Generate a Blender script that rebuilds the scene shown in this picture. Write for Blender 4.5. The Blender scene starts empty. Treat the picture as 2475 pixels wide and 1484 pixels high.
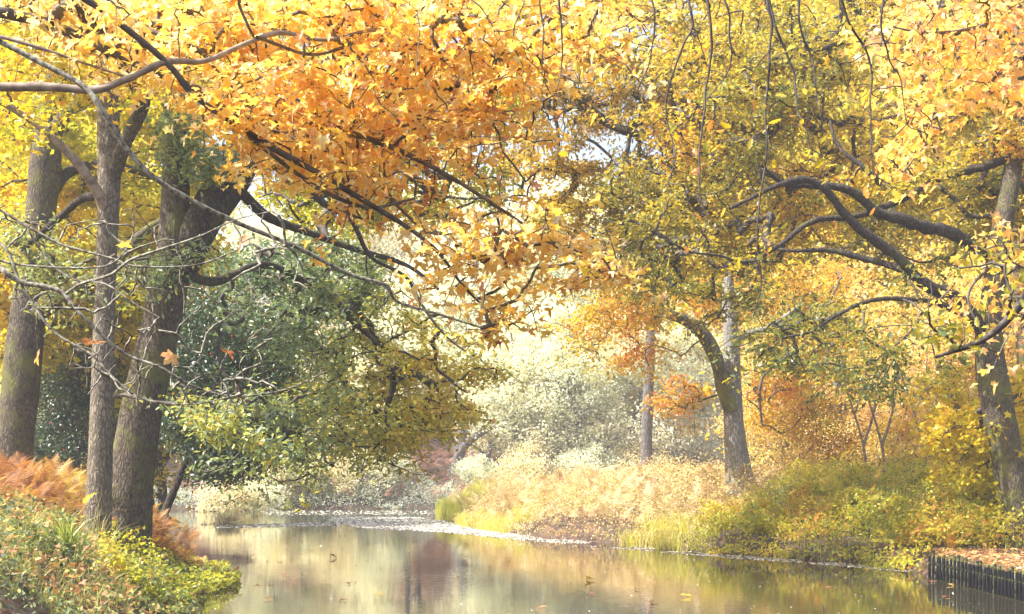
import bpy, math
import numpy as np
from mathutils import Vector

# ------------------------------------------------------------------ camera, sky, sun, exposure
S = bpy.context.scene
COL = S.collection
FPX = 3400.0            # focal length in pixels of a 2474 px wide picture
CAMH = 2.0
HOR = 1170.0            # row of the horizon
cam = bpy.data.cameras.new('camera')
cam.lens = 36.0 * FPX / 2474.0
cam.sensor_width = 36.0
cam.shift_y = (HOR - 742.0) / 2474.0
cam.clip_start = 0.1
cam.clip_end = 4000
camo = bpy.data.objects.new('camera', cam)
camo.location = (0, 0, CAMH)
camo.rotation_euler = (math.radians(90), 0, 0)
COL.objects.link(camo)
S.camera = camo

SUN = Vector((-0.62, -0.18, 0.78)).normalized()
elev = math.asin(SUN.z)
azim = math.atan2(SUN.x, SUN.y)
W = bpy.data.worlds.new('World')
S.world = W
W.use_nodes = True
nt = W.node_tree
bg = nt.nodes['Background']
sky = nt.nodes.new('ShaderNodeTexSky')
sky.sky_type = 'NISHITA'
sky.sun_disc = False
sky.sun_elevation = elev
sky.sun_rotation = azim
sky.dust_density = 4.0
sky.ozone_density = 0.6
sky.air_density = 1.0
nt.links.new(sky.outputs[0], bg.inputs[0])
bg.inputs[1].default_value = 0.15
sl = bpy.data.lights.new('sun', 'SUN')
sl.energy = 5.0
sl.angle = math.radians(0.6)
sl.color = (1.0, 0.975, 0.94)
so = bpy.data.objects.new('sun', sl)
so.rotation_euler = SUN.to_track_quat('Z', 'Y').to_euler()
so.location = (-30, 20, 60)
COL.objects.link(so)
S.view_settings.view_transform = 'Standard'
S.view_settings.look = 'None'
S.view_settings.gamma = 1.0
S.view_settings.exposure = 1.27
S.view_settings.use_curve_mapping = False
S.render.engine = 'CYCLES'
cy = S.cycles
cy.max_bounces = 7
cy.diffuse_bounces = 4
cy.glossy_bounces = 3
cy.transmission_bounces = 5
cy.volume_bounces = 1
cy.transparent_max_bounces = 6
cy.caustics_reflective = False
cy.caustics_refractive = False
cy.use_denoising = True
cy.use_adaptive_sampling = True
cy.adaptive_threshold = 0.02
cy.sample_clamp_indirect = 6.0

# ------------------------------------------------------------------ helpers
R = np.random.default_rng(7)

def P(px, py, d):
    return np.array([(px - 1237.0) / FPX * d, d, CAMH + (HOR - py) / FPX * d])

def _hash(i, j, k, seed):
    n = (i * 374761393 + j * 668265263 + k * 2147483647 + seed * 1274126177) & 0xFFFFFFFF
    n = ((n ^ (n >> 13)) * 1274126177) & 0xFFFFFFFF
    return ((n ^ (n >> 16)) & 0xFFFF) / 65535.0

def vnoise(p, scale=1.0, seed=0):
    p = np.asarray(p, float) * scale + 1000.0
    i = np.floor(p).astype(np.int64)
    f = p - i
    f = f * f * (3 - 2 * f)
    r = 0
    for a in (0, 1):
        for b in (0, 1):
            for c in (0, 1):
                w = (f[:, 0] if a else 1 - f[:, 0]) * (f[:, 1] if b else 1 - f[:, 1]) * (f[:, 2] if c else 1 - f[:, 2])
                r = r + w * _hash(i[:, 0] + a, i[:, 1] + b, i[:, 2] + c, seed)
    return r

def tag(o, label=None, cat=None, group=None, kind=None):
    if label: o['label'] = label
    if cat: o['category'] = cat
    if group: o['group'] = group
    if kind: o['kind'] = kind
    return o

def empty(name, loc, label, cat, group=None, rz=0.0):
    o = bpy.data.objects.new(name, None)
    o.empty_display_size = 0.3
    o.location = [float(v) for v in loc]
    o.rotation_euler = (0, 0, rz)
    COL.objects.link(o)
    return tag(o, label, cat, group)

def link_mesh(name, me, mat, parent=None):
    o = bpy.data.objects.new(name, me)
    COL.objects.link(o)
    if mat is not None and not me.materials:
        me.materials.append(mat)
    if parent is not None:
        o.parent = parent
        # vertices are given in world space: parts sit at the inverse of their parent's place
        l = parent.location
        if parent.parent is not None:
            l = Vector((0, 0, 0))
        me.transform(__import__('mathutils').Matrix.Translation(-Vector(l)))
    return o

def mesh_tris(name, V, T, mat, parent=None, tint=None, smooth=False, size=3):
    V = np.asarray(V, np.float32); T = np.asarray(T, np.int32)
    me = bpy.data.meshes.new(name)
    me.vertices.add(len(V)); me.vertices.foreach_set('co', V.ravel())
    nf = len(T)
    me.loops.add(nf * size); me.loops.foreach_set('vertex_index', T.ravel())
    me.polygons.add(nf)
    me.polygons.foreach_set('loop_start', np.arange(0, nf * size, size, dtype=np.int32))
    if smooth:
        me.polygons.foreach_set('use_smooth', np.ones(nf, bool))
    if tint is not None:
        a = me.attributes.new('tint', 'FLOAT', 'POINT')
        a.data.foreach_set('value', np.asarray(tint, np.float32))
    me.update(calc_edges=True)
    return link_mesh(name, me, mat, parent)

def norm(v):
    return v / np.maximum(np.linalg.norm(v, axis=-1, keepdims=True), 1e-9)

# leaf templates: base at the origin, tip on +Y, normal +Z
def fan(half, cen, fold=0.25, droop=0.15):
    pts = [(0, 0)] + half + [(-x, y) for x, y in reversed(half[:-1])]
    V = [(cen[0], cen[1])] + pts
    V = np.array([(x, y, fold * abs(x) - droop * y * y) for x, y in V])
    n = len(pts)
    T = np.array([(0, 1 + i, 1 + (i + 1) % n) for i in range(n)])
    return V, T
MAPLE = fan([(.09, -.04), (.48, -.10), (.36, .14), (.62, .30), (.60, .62), (.36, .56), (.20, .52), (.22, .76), (0, 1.08)], (0, .28), .30, .34)
MAPLE_S = fan([(.42, -.05), (.30, .16), (.58, .48), (.20, .50), (0, 1.0)], (0, .28), .2, .2)
OAK = fan([(.08, .10), (.20, .18), (.13, .30), (.28, .42), (.17, .54), (.30, .68), (.16, .80), (.12, .96), (0, 1.02)], (0, .5), .2, .2)
OAK_S = fan([(.20, .22), (.12, .36), (.30, .60), (.18, .78), (0, 1.0)], (0, .5), .25, .25)
OVAL = fan([(.22, .22), (.30, .5), (.2, .8), (0, 1.0)], (0, .5), .25, .2)
RHOMB = (np.array([(0, 0, 0), (.33, .45, .1), (0, 1, -.1), (-.33, .45, .1)]), np.array([(0, 1, 2), (0, 2, 3)]))

def leaves_arr(tmpl, pos, size, up=1.0, spread=0.7, droop=0.0, rng=R, flutter=0.0):
    """instances of one leaf shape -> V, T; 'up' is how strongly the normals point to the sky"""
    tv, tt = tmpl
    N = len(pos)
    n = norm(np.array([0, 0, up]) + rng.normal(0, spread, (N, 3)))
    a = rng.normal(0, 1, (N, 3))
    a[:, 2] -= droop
    y = norm(a - n * np.sum(a * n, 1, keepdims=True))
    x = np.cross(y, n)
    s = np.asarray(size).reshape(-1, 1, 1) * np.ones((N, 1, 1))
    t = np.broadcast_to(tv, (N,) + tv.shape).copy()
    if flutter:
        t[:, :, 2] *= (1 + rng.normal(0, flutter, (N, 1)))
        t[:, :, 0] *= rng.uniform(.8, 1.1, (N, 1))
    V = (t[:, :, 0:1] * x[:, None] + t[:, :, 1:2] * y[:, None] + t[:, :, 2:3] * n[:, None]) * s + pos[:, None]
    k = len(tv)
    T = tt[None] + (np.arange(N) * k)[:, None, None]
    return V.reshape(-1, 3), T.reshape(-1, 3), k

def leaves_obj(name, tmpl, pos, size, mat, parent, tint, **kw):
    V, T, k = leaves_arr(tmpl, pos, size, **kw)
    return mesh_tris(name, V, T, mat, parent, np.repeat(np.clip(tint, 0, 1), k))

class Soup:
    def __init__(s): s.V = []; s.T = []; s.t = []; s.n = 0
    def add(s, V, T, tint=0.5):
        s.V.append(np.asarray(V, float)); s.T.append(np.asarray(T) + s.n); s.n += len(V)
        s.t.append(np.broadcast_to(np.asarray(tint, float), (len(V),)).copy())
    def build(s, name, mat, parent=None, smooth=False, size=3):
        return mesh_tris(name, np.concatenate(s.V), np.concatenate(s.T), mat, parent, np.concatenate(s.t), smooth, size)

def catmull(pts, n=8):
    p = np.array(pts, float)
    if len(p) == 2:
        t = np.linspace(0, 1, n + 1)[:, None]
        return p[0] * (1 - t) + p[1] * t
    q = np.vstack([2 * p[0] - p[1], p, 2 * p[-1] - p[-2]])
    out = []
    for i in range(1, len(q) - 2):
        a, b, c, d = q[i - 1], q[i], q[i + 1], q[i + 2]
        for t in np.linspace(0, 1, n, endpoint=False):
            out.append(.5 * ((2 * b) + (c - a) * t + (2 * a - 5 * b + 4 * c - d) * t * t + (3 * b - 3 * c + d - a) * t ** 3))
    out.append(p[-1])
    return np.array(out)

def tube(path, rad, sides=8, rough=0.0, seed=0, cap=True):
    """quads of a tube along a path; 'rough' pushes the surface in and out"""
    path = np.asarray(path, float); rad = np.asarray(rad, float); n = len(path)
    t = norm(np.gradient(path, axis=0))
    ref = np.array([0.0, 1.0, 0.0]) if abs(t[0][1]) < .8 else np.array([1.0, 0, 0])
    u = np.zeros_like(t); u[0] = norm(ref - t[0] * ref.dot(t[0]))
    for i in range(1, n):
        w = u[i - 1] - t[i] * u[i - 1].dot(t[i]); u[i] = w / max(np.linalg.norm(w), 1e-9)
    v = np.cross(t, u)
    a = np.linspace(0, 2 * np.pi, sides, endpoint=False)
    ca, sa = np.cos(a), np.sin(a)
    D = ca[None, :, None] * u[:, None] + sa[None, :, None] * v[:, None]
    V = path[:, None] + D * rad[:, None, None]
    if rough:
        q = V.reshape(-1, 3)
        m = rad.max()
        k = (vnoise(q * [1, 1, .35], 2.2 / m * .5, seed) - .5) * 1.4 + (vnoise(q * [1, 1, .5], 5.0 / m * .5, seed + 1) - .5) * .6
        V = V + D * (rad[:, None, None] * rough * k.reshape(n, sides, 1))
    V = V.reshape(-1, 3)
    i = np.arange(n - 1)[:, None] * sides; j = np.arange(sides)[None]
    F = np.stack([i + j, i + (j + 1) % sides, i + sides + (j + 1) % sides, i + sides + j], -1).reshape(-1, 4)
    return V, F

def limb_path(spec, n=8):
    """spec: (px, py, depth, width in px) rows -> path, radii"""
    a = np.array([list(P(s[0], s[1], s[2])) + [s[3] * .5 * s[2] / FPX] for s in spec])
    c = catmull(a, n)
    return c[:, :3], np.maximum(c[:, 3], .004)

def wobble(path, amp, seed, scale=1.0):
    w = np.stack([vnoise(path, scale, seed + k) - .5 for k in range(3)], 1)
    f = np.minimum(1, np.arange(len(path)) / 6.0)[:, None]
    return path + w * amp * 2 * f

def grow(nodes, nrad, samples, r0=0.006, sag=0.05, rng=R, mids=2, jitter=.12):
    """attach every sample to the nearest node of the growing skeleton; returns links and twig nodes"""
    nodes = np.asarray(nodes, np.float32); samples = np.asarray(samples, np.float32)
    n0 = len(nodes)
    m = len(samples)
    d0 = np.empty(m)
    for i in range(0, m, 512):
        d0[i:i + 512] = np.sqrt(((samples[i:i + 512, None] - nodes[None]) ** 2).sum(-1)).min(1)
    order = np.argsort(d0)
    cap = n0 + m * (mids + 1)
    pos = np.empty((cap, 3), np.float32); pos[:n0] = nodes
    par = np.full(cap, -1); cnt = n0
    links = []
    for s in order:
        q = samples[s]
        dd = ((pos[:cnt] - q) ** 2).sum(1)
        k = int(dd.argmin()); L = math.sqrt(dd[k])
        prev = k; chain = [k]
        for j in range(1, mids + 2):
            f = j / (mids + 1)
            p = pos[k] * (1 - f) + q * f
            if j <= mids:
                p = p + rng.normal(0, jitter * L / (mids + 1), 3)
                p[2] += sag * L * math.sin(math.pi * f)
            pos[cnt] = p; par[cnt] = prev; prev = cnt; chain.append(cnt); cnt += 1
        links.append(chain)
    load = np.zeros(cnt)
    load[n0:] = 1.0
    for i in range(cnt - 1, n0 - 1, -1):
        if par[i] >= 0: load[par[i]] += load[i]
    rad = r0 * np.power(np.maximum(load, 1), .42)
    rad[:n0] = np.minimum(rad[:n0], nrad)
    return pos[:cnt], rad, links, n0

def twig_mesh(name, pos, rad, links, mat, parent, sides=4, n0=0):
    s = Soup()
    for ch in links:
        p = pos[ch].astype(float); r = rad[ch].copy()
        r[0] = min(r[0], r[1] * 1.3)
        if len(ch) > 1:
            V, F = tube(p, r, 6 if r[0] > .03 else sides)
            s.add(V, F)
    return s.build(name, mat, parent, smooth=True, size=4)

def in_poly(px, py, poly):
    poly = np.asarray(poly, float); c = np.zeros(len(px), bool)
    x1, y1 = poly[:, 0], poly[:, 1]; x2, y2 = np.roll(x1, -1), np.roll(y1, -1)
    for a, b, e, f in zip(x1, y1, x2, y2):
        if b != f:
            c ^= ((b > py) != (f > py)) & (px < (e - a) * (py - b) / (f - b) + a)
    return c

def clumps(poly, n, d0, d1, k=8, sig=.38, flat=.45, dropx=0.0, **kw):
    rng = kw.get('rng', R)
    c = sample_poly(poly, max(1, n // k), d0, d1, **kw)
    kk = rng.integers(max(2, k // 2), k + k // 2 + 1, len(c))
    p = np.repeat(c, kk, 0)
    s_ = np.repeat(rng.uniform(.6, 1.4, len(c)), kk)[:, None] * sig
    o = rng.normal(0, 1, p.shape) * s_ * [1, 1, flat]
    o[:, 2] -= .35 * np.abs(o[:, 0]) + .15 * np.abs(o[:, 1])
    return p + o

def sample_poly(poly, n, d0, d1, rng=R, gap=0.0, gscale=.6, seed=1, ragged=1.0):
    """points in the volume seen through a polygon between two depths, thinned by noise"""
    poly = np.asarray(poly, float); out = []; have = 0
    lo, hi = poly.min(0) - 60, poly.max(0) + 60
    while have < n:
        m = n * 4
        px = rng.uniform(lo[0], hi[0], m); py = rng.uniform(lo[1], hi[1], m); d = rng.uniform(d0, d1, m)
        c = np.stack([px, py, d * 12], 1)
        wx = ((vnoise(c, .011, seed + 50) - .5) * 150 + (vnoise(c, .035, seed + 51) - .5) * 70) * ragged
        wy = ((vnoise(c, .011, seed + 52) - .5) * 130 + (vnoise(c, .035, seed + 53) - .5) * 60) * ragged
        k = in_poly(px + wx, py + wy, poly)
        px, py, d = px[k], py[k], d[k]
        q = np.stack([(px - 1237) / FPX * d, d, CAMH + (HOR - py) / FPX * d], 1)
        if gap:
            q = q[vnoise(q * [1, 1, 2.2], gscale, seed) * .7 + vnoise(q * [1, 1, 2.0], gscale * 2.7, seed + 9) * .3 > gap * rng.uniform(.75, 1.25, len(q))]
        out.append(q); have += len(q)
        if not len(q): break
    return np.concatenate(out)[:n]

# ------------------------------------------------------------------ materials
def nodes_of(name):
    m = bpy.data.materials.new(name); m.use_nodes = True
    return m, m.node_tree, m.node_tree.nodes, m.node_tree.links

def ramp(N, stops):
    r = N.new('ShaderNodeValToRGB'); e = r.color_ramp.elements
    while len(e) < len(stops): e.new(.5)
    for el, (p, c) in zip(e, stops):
        el.position = p; el.color = (*c, 1)
    return r

def leaf_mat(name, stops, trans=.5, rough=.45, gain=1.25, spec=.5, blot=0):
    m, t, N, L = nodes_of(name)
    a = N.new('ShaderNodeAttribute'); a.attribute_name = 'tint'
    r = ramp(N, stops)
    if blot:
        tc = N.new('ShaderNodeTexCoord'); nz = N.new('ShaderNodeTexNoise'); nz.inputs['Scale'].default_value = blot
        nz.inputs['Detail'].default_value = 2; L.new(tc.outputs['Object'], nz.inputs[0])
        ma = N.new('ShaderNodeMath'); ma.operation = 'MULTIPLY_ADD'; ma.inputs[1].default_value = .55; ma.inputs[2].default_value = -.27
        ad = N.new('ShaderNodeMath'); ad.operation = 'ADD'; ad.use_clamp = True
        L.new(nz.outputs[0], ma.inputs[0]); L.new(ma.outputs[0], ad.inputs[0]); L.new(a.outputs['Fac'], ad.inputs[1]); L.new(ad.outputs[0], r.inputs[0])
    else:
        L.new(a.outputs['Fac'], r.inputs[0])
    b = N['Principled BSDF']; b.inputs['Roughness'].default_value = rough
    b.inputs['Specular IOR Level'].default_value = spec
    L.new(r.outputs[0], b.inputs['Base Color'])
    tr = N.new('ShaderNodeBsdfTranslucent')
    g = N.new('ShaderNodeMix'); g.data_type = 'RGBA'; g.blend_type = 'MULTIPLY'
    g.inputs[0].default_value = 1; g.inputs[7].default_value = (gain, gain, gain * .7, 1)
    L.new(r.outputs[0], g.inputs[6]); L.new(g.outputs[2], tr.inputs[0])
    x = N.new('ShaderNodeMixShader'); x.inputs[0].default_value = trans
    L.new(b.outputs[0], x.inputs[1]); L.new(tr.outputs[0], x.inputs[2])
    L.new(x.outputs[0], N['Material Output'].inputs[0])
    return m

def bark_mat(name, dark, light, moss=None, scale=14.0, mossamt=.5, bump=.9, stretch=.3):
    m, t, N, L = nodes_of(name)
    tc = N.new('ShaderNodeTexCoord'); mp = N.new('ShaderNodeMapping')
    mp.inputs['Scale'].default_value = (1, 1, stretch)
    L.new(tc.outputs['Object'], mp.inputs[0])
    nz = N.new('ShaderNodeTexNoise'); nz.inputs['Scale'].default_value = scale * .6; nz.inputs['Detail'].default_value = 4
    L.new(mp.outputs[0], nz.inputs[0])
    mx = N.new('ShaderNodeMix'); mx.data_type = 'RGBA'; mx.inputs[0].default_value = .12
    L.new(mp.outputs[0], mx.inputs[6]); L.new(nz.outputs['Color'], mx.inputs[7])
    vo = N.new('ShaderNodeTexVoronoi'); vo.feature = 'DISTANCE_TO_EDGE'; vo.inputs['Scale'].default_value = scale
    L.new(mx.outputs[2], vo.inputs[0])
    r = ramp(N, [(0.0, dark), (.16, tuple(.5 * (a + b) for a, b in zip(dark, light))), (.5, light)])
    L.new(vo.outputs[0], r.inputs[0])
    n2 = N.new('ShaderNodeTexNoise'); n2.inputs['Scale'].default_value = 2.3; n2.inputs['Detail'].default_value = 6
    L.new(tc.outputs['Object'], n2.inputs[0])
    mul = N.new('ShaderNodeMix'); mul.data_type = 'RGBA'; mul.blend_type = 'MULTIPLY'; mul.inputs[0].default_value = .65
    r2 = ramp(N, [(.3, (.55, .52, .5)), (.7, (1.2, 1.2, 1.15))]); L.new(n2.outputs[0], r2.inputs[0])
    L.new(r.outputs[0], mul.inputs[6]); L.new(r2.outputs[0], mul.inputs[7])
    col = mul.outputs[2]
    if moss:
        n3 = N.new('ShaderNodeTexNoise'); n3.inputs['Scale'].default_value = 1.6; n3.inputs['Detail'].default_value = 8
        n3.inputs['Roughness'].default_value = .7
        L.new(tc.outputs['Object'], n3.inputs[0])
        r3 = ramp(N, [(1 - mossamt - .06, (0, 0, 0)), (1 - mossamt + .1, (1, 1, 1))]); L.new(n3.outputs[0], r3.inputs[0])
        m3 = N.new('ShaderNodeMix'); m3.data_type = 'RGBA'; L.new(r3.outputs[0], m3.inputs[0])
        L.new(col, m3.inputs[6]); m3.inputs[7].default_value = (*moss, 1)
        col = m3.outputs[2]
    b = N['Principled BSDF']; b.inputs['Roughness'].default_value = .85; b.inputs['Specular IOR Level'].default_value = .25
    L.new(col, b.inputs['Base Color'])
    bp = N.new('ShaderNodeBump'); bp.inputs['Strength'].default_value = bump; bp.inputs['Distance'].default_value = .04
    L.new(vo.outputs[0], bp.inputs['Height']); L.new(bp.outputs[0], b.inputs['Normal'])
    return m

def twig_mat(name, c1, c2, sc=9.0):
    m, t, N, L = nodes_of(name)
    tc = N.new('ShaderNodeTexCoord')
    n = N.new('ShaderNodeTexNoise'); n.inputs['Scale'].default_value = sc; n.inputs['Detail'].default_value = 5
    L.new(tc.outputs['Object'], n.inputs[0])
    r = ramp(N, [(.38, c1), (.62, c2)]); L.new(n.outputs[0], r.inputs[0])
    b = N['Principled BSDF']; b.inputs['Roughness'].default_value = .8
    L.new(r.outputs[0], b.inputs['Base Color'])
    bp = N.new('ShaderNodeBump'); bp.inputs['Strength'].default_value = .5; bp.inputs['Distance'].default_value = .01
    L.new(n.outputs[0], bp.inputs['Height']); L.new(bp.outputs[0], b.inputs['Normal'])
    return m

M = {}
M['bark_grey'] = bark_mat('bark_grey', (.09, .07, .05), (.38, .32, .24), (.20, .19, .07), 24, .36)
M['bark_oak'] = bark_mat('bark_oak', (.04, .03, .022), (.22, .175, .125), (.15, .15, .04), 22, .46)
M['bark_dark'] = bark_mat('bark_dark', (.025, .02, .016), (.12, .095, .075), (.12, .12, .035), 20, .42)
M['bark_beech'] = bark_mat('bark_beech', (.20, .19, .18), (.50, .48, .45), (.24, .23, .12), 16, .32)
M['bark_mossy'] = bark_mat('bark_mossy', (.09, .08, .05), (.34, .31, .24), (.26, .25, .09), 16, .5)
M['bark_far'] = bark_mat('bark_far', (.08, .07, .065), (.22, .19, .17), None, 7)
M['twig_dark'] = twig_mat('twig_dark', (.035, .026, .022), (.10, .08, .06))
M['twig_mid'] = twig_mat('twig_mid', (.07, .055, .04), (.17, .14, .10))
M['twig_lichen'] = twig_mat('twig_lichen', (.08, .055, .04), (.34, .32, .23), 30)
M['twig_tan'] = twig_mat('twig_tan', (.17, .12, .09), (.36, .28, .2), 8)
M['maple'] = leaf_mat('maple_orange_leaf', [(0, (.30, .09, .04)), (.12, (.70, .30, .12)), (.30, (.91, .54, .13)), (.55, (.93, .64, .10)), (.76, (.95, .80, .58)), (.9, (.92, .74, .20)), (1, (.90, .74, .10))], .45, .33, 1.1, .9, 30)  # the pale pinkish stop is a highlight put into the leaf colour
M['maple_peach'] = leaf_mat('maple_peach_leaf', [(0, (.78, .40, .25)), (.35, (.90, .56, .26)), (.7, (.93, .64, .14)), (1, (.90, .74, .14))], .5, .4, 1.15, .6, 28)
M['maple_yellow'] = leaf_mat('maple_yellow_leaf', [(0, (.30, .34, .04)), (.4, (.62, .54, .03)), (.8, (.80, .60, .03)), (1, (.85, .48, .05))], .5, .4, 1.2, .6)
M['oak_olive'] = leaf_mat('oak_olive_leaf', [(0, (.13, .18, .06)), (.25, (.30, .30, .06)), (.55, (.58, .44, .04)), (.85, (.80, .53, .04)), (1, (.72, .28, .06))], .5, .38, 1.15, .7)
M['oak_green'] = leaf_mat('oak_green_leaf', [(0, (.13, .20, .11)), (.42, (.30, .37, .18)), (.64, (.46, .47, .12)), (.88, (.74, .62, .07)), (1, (.78, .42, .08))], .42, .36, 1.1, .8)
M['holly'] = leaf_mat('holly_leaf', [(0, (.03, .07, .035)), (.6, (.09, .15, .07)), (1, (.26, .28, .08))], .22, .3, 1.0, 1.0)
M['berry'] = leaf_mat('berry_red', [(0, (.5, .02, .02)), (1, (.6, .04, .03))], .0, .25)
M['orange_bush'] = leaf_mat('thicket_leaf', [(0, (.38, .21, .12)), (.3, (.68, .42, .22)), (.55, (.84, .60, .30)), (.8, (.86, .64, .12)), (1, (.52, .50, .2))], .45, .45)
M['pale_green'] = leaf_mat('pale_green_leaf', [(0, (.40, .46, .42)), (.3, (.68, .70, .58)), (.75, (.90, .87, .70)), (1, (.92, .80, .62))], .45, .45)  # whitened greens: distance haze and glare put into the leaf colour
M['pale_gold'] = leaf_mat('pale_gold_leaf', [(0, (.50, .38, .30)), (.4, (.78, .66, .46)), (.8, (.88, .82, .60)), (1, (.76, .76, .5))], .45, .45)  # paled golds, with distance haze put into the leaf colour
M['conifer'] = leaf_mat('conifer_leaf', [(0, (.05, .09, .07)), (1, (.14, .2, .13))], .2, .5)
M['bracken'] = leaf_mat('bracken_rust_leaf', [(0, (.20, .075, .04)), (.4, (.38, .165, .055)), (.75, (.58, .33, .10)), (1, (.72, .55, .16))], .4, .6)
M['bracken_far'] = leaf_mat('bracken_far_leaf', [(0, (.20, .085, .06)), (.6, (.40, .19, .12)), (1, (.55, .32, .2))], .35, .6)
M['straw'] = leaf_mat('straw_leaf', [(0, (.30, .15, .09)), (.3, (.54, .36, .18)), (.65, (.74, .58, .32)), (1, (.68, .60, .20))], .4, .55)
M['bramble'] = leaf_mat('bramble_leaf', [(0, (.22, .10, .05)), (.12, (.13, .17, .06)), (.35, (.33, .36, .06)), (.65, (.60, .56, .05)), (.88, (.76, .62, .06)), (1, (.70, .33, .08))], .48, .42)
M['ivy'] = leaf_mat('ground_leaf', [(0, (.16, .08, .05)), (.14, (.06, .10, .05)), (.4, (.19, .25, .12)), (.68, (.40, .42, .18)), (.86, (.62, .55, .16)), (1, (.50, .25, .12))], .4, .5, 1.1, .25)
M['grass'] = leaf_mat('grass_blade', [(0, (.14, .20, .05)), (.5, (.38, .42, .08)), (.8, (.62, .60, .2)), (1, (.72, .55, .3))], .4, .4)
M['reed'] = leaf_mat('reed_blade', [(0, (.34, .40, .06)), (.5, (.62, .62, .10)), (1, (.80, .66, .3))], .45, .45)
M['litter'] = leaf_mat('fallen_leaf', [(0, (.22, .10, .06)), (.5, (.55, .26, .12)), (.85, (.74, .40, .14)), (1, (.82, .6, .3))], .2, .5)
M['float_pale'] = leaf_mat('floating_leaf_pale', [(0, (.62, .42, .28)), (.4, (.86, .78, .68)), (1, (.9, .88, .82))], .1, .25, 1.0, 1.0)  # near-white tones paint the sun and sky reflected off the leaves

def timber_mat():
    m, t, N, L = nodes_of('post_timber')
    tc = N.new('ShaderNodeTexCoord'); mp = N.new('ShaderNodeMapping'); mp.inputs['Scale'].default_value = (1, 1, .15)
    L.new(tc.outputs['Object'], mp.inputs[0])
    n = N.new('ShaderNodeTexNoise'); n.inputs['Scale'].default_value = 40; n.inputs['Detail'].default_value = 4
    L.new(mp.outputs[0], n.inputs[0])
    r = ramp(N, [(.35, (.005, .005, .007)), (.62, (.018, .016, .02)), (.85, (.07, .07, .07))]); L.new(n.outputs[0], r.inputs[0])
    n3 = N.new('ShaderNodeTexNoise'); n3.inputs['Scale'].default_value = 7; L.new(tc.outputs['Object'], n3.inputs[0])
    r3 = ramp(N, [(.56, (0, 0, 0)), (.66, (.8, .8, .8))]); L.new(n3.outputs[0], r3.inputs[0])
    m3 = N.new('ShaderNodeMix'); m3.data_type = 'RGBA'; L.new(r3.outputs[0], m3.inputs[0])
    L.new(r.outputs[0], m3.inputs[6]); m3.inputs[7].default_value = (.16, .17, .04, 1)
    b = N['Principled BSDF']; b.inputs['Roughness'].default_value = .85; b.inputs['Specular IOR Level'].default_value = .15; L.new(m3.outputs[2], b.inputs['Base Color'])
    bp = N.new('ShaderNodeBump'); bp.inputs['Strength'].default_value = .6; bp.inputs['Distance'].default_value = .01
    L.new(n.outputs[0], bp.inputs['Height']); L.new(bp.outputs[0], b.inputs['Normal'])
    return m
M['timber'] = timber_mat()
M['board'] = twig_mat('board_timber', (.10, .12, .05), (.34, .34, .18), 18)

def ground_mat():
    m, t, N, L = nodes_of('ground_soil')
    tc = N.new('ShaderNodeTexCoord')
    n = N.new('ShaderNodeTexNoise'); n.inputs['Scale'].default_value = 1.2; n.inputs['Detail'].default_value = 9
    n.inputs['Roughness'].default_value = .7; L.new(tc.outputs['Object'], n.inputs[0])
    r = ramp(N, [(.3, (.04, .03, .02)), (.5, (.11, .07, .045)), (.7, (.20, .13, .08))]); L.new(n.outputs[0], r.inputs[0])
    v = N.new('ShaderNodeTexVoronoi'); v.inputs['Scale'].default_value = 9; L.new(tc.outputs['Object'], v.inputs[0])
    mx = N.new('ShaderNodeMix'); mx.data_type = 'RGBA'; mx.blend_type = 'MULTIPLY'; mx.inputs[0].default_value = .5
    L.new(r.outputs[0], mx.inputs[6]); L.new(v.outputs['Color'], mx.inputs[7])
    b = N['Principled BSDF']; b.inputs['Roughness'].default_value = .95; L.new(mx.outputs[2], b.inputs['Base Color'])
    bp = N.new('ShaderNodeBump'); bp.inputs['Strength'].default_value = .7; bp.inputs['Distance'].default_value = .05
    L.new(n.outputs[0], bp.inputs['Height']); L.new(bp.outputs[0], b.inputs['Normal'])
    return m
M['ground'] = ground_mat()

def water_mat():
    m, t, N, L = nodes_of('river_water')
    tc = N.new('ShaderNodeTexCoord')
    mp = N.new('ShaderNodeMapping'); mp.inputs['Scale'].default_value = (1, 1.0, 1)
    L.new(tc.outputs['Object'], mp.inputs[0])
    n = N.new('ShaderNodeTexNoise'); n.inputs['Scale'].default_value = 5.0; n.inputs['Detail'].default_value = 2
    L.new(mp.outputs[0], n.inputs[0])
    n2 = N.new('ShaderNodeTexNoise'); n2.inputs['Scale'].default_value = .12; n2.inputs['Detail'].default_value = 2
    L.new(tc.outputs['Object'], n2.inputs[0])
    r = ramp(N, [(.42, (.25, .25, .25)), (.62, (1, 1, 1))]); L.new(n2.outputs[0], r.inputs[0])
    mu = N.new('ShaderNodeMath'); mu.operation = 'MULTIPLY'; L.new(n.outputs[0], mu.inputs[0]); L.new(r.outputs[0], mu.inputs[1])
    b = N['Principled BSDF']
    b.inputs['Base Color'].default_value = (.04, .036, .022, 1)
    b.inputs['Roughness'].default_value = .02
    b.inputs['IOR'].default_value = 1.5
    bp = N.new('ShaderNodeBump'); bp.inputs['Strength'].default_value = .13; bp.inputs['Distance'].default_value = .03
    L.new(mu.outputs[0], bp.inputs['Height']); L.new(bp.outputs[0], b.inputs['Normal'])
    return m
M['water'] = water_mat()

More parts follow.
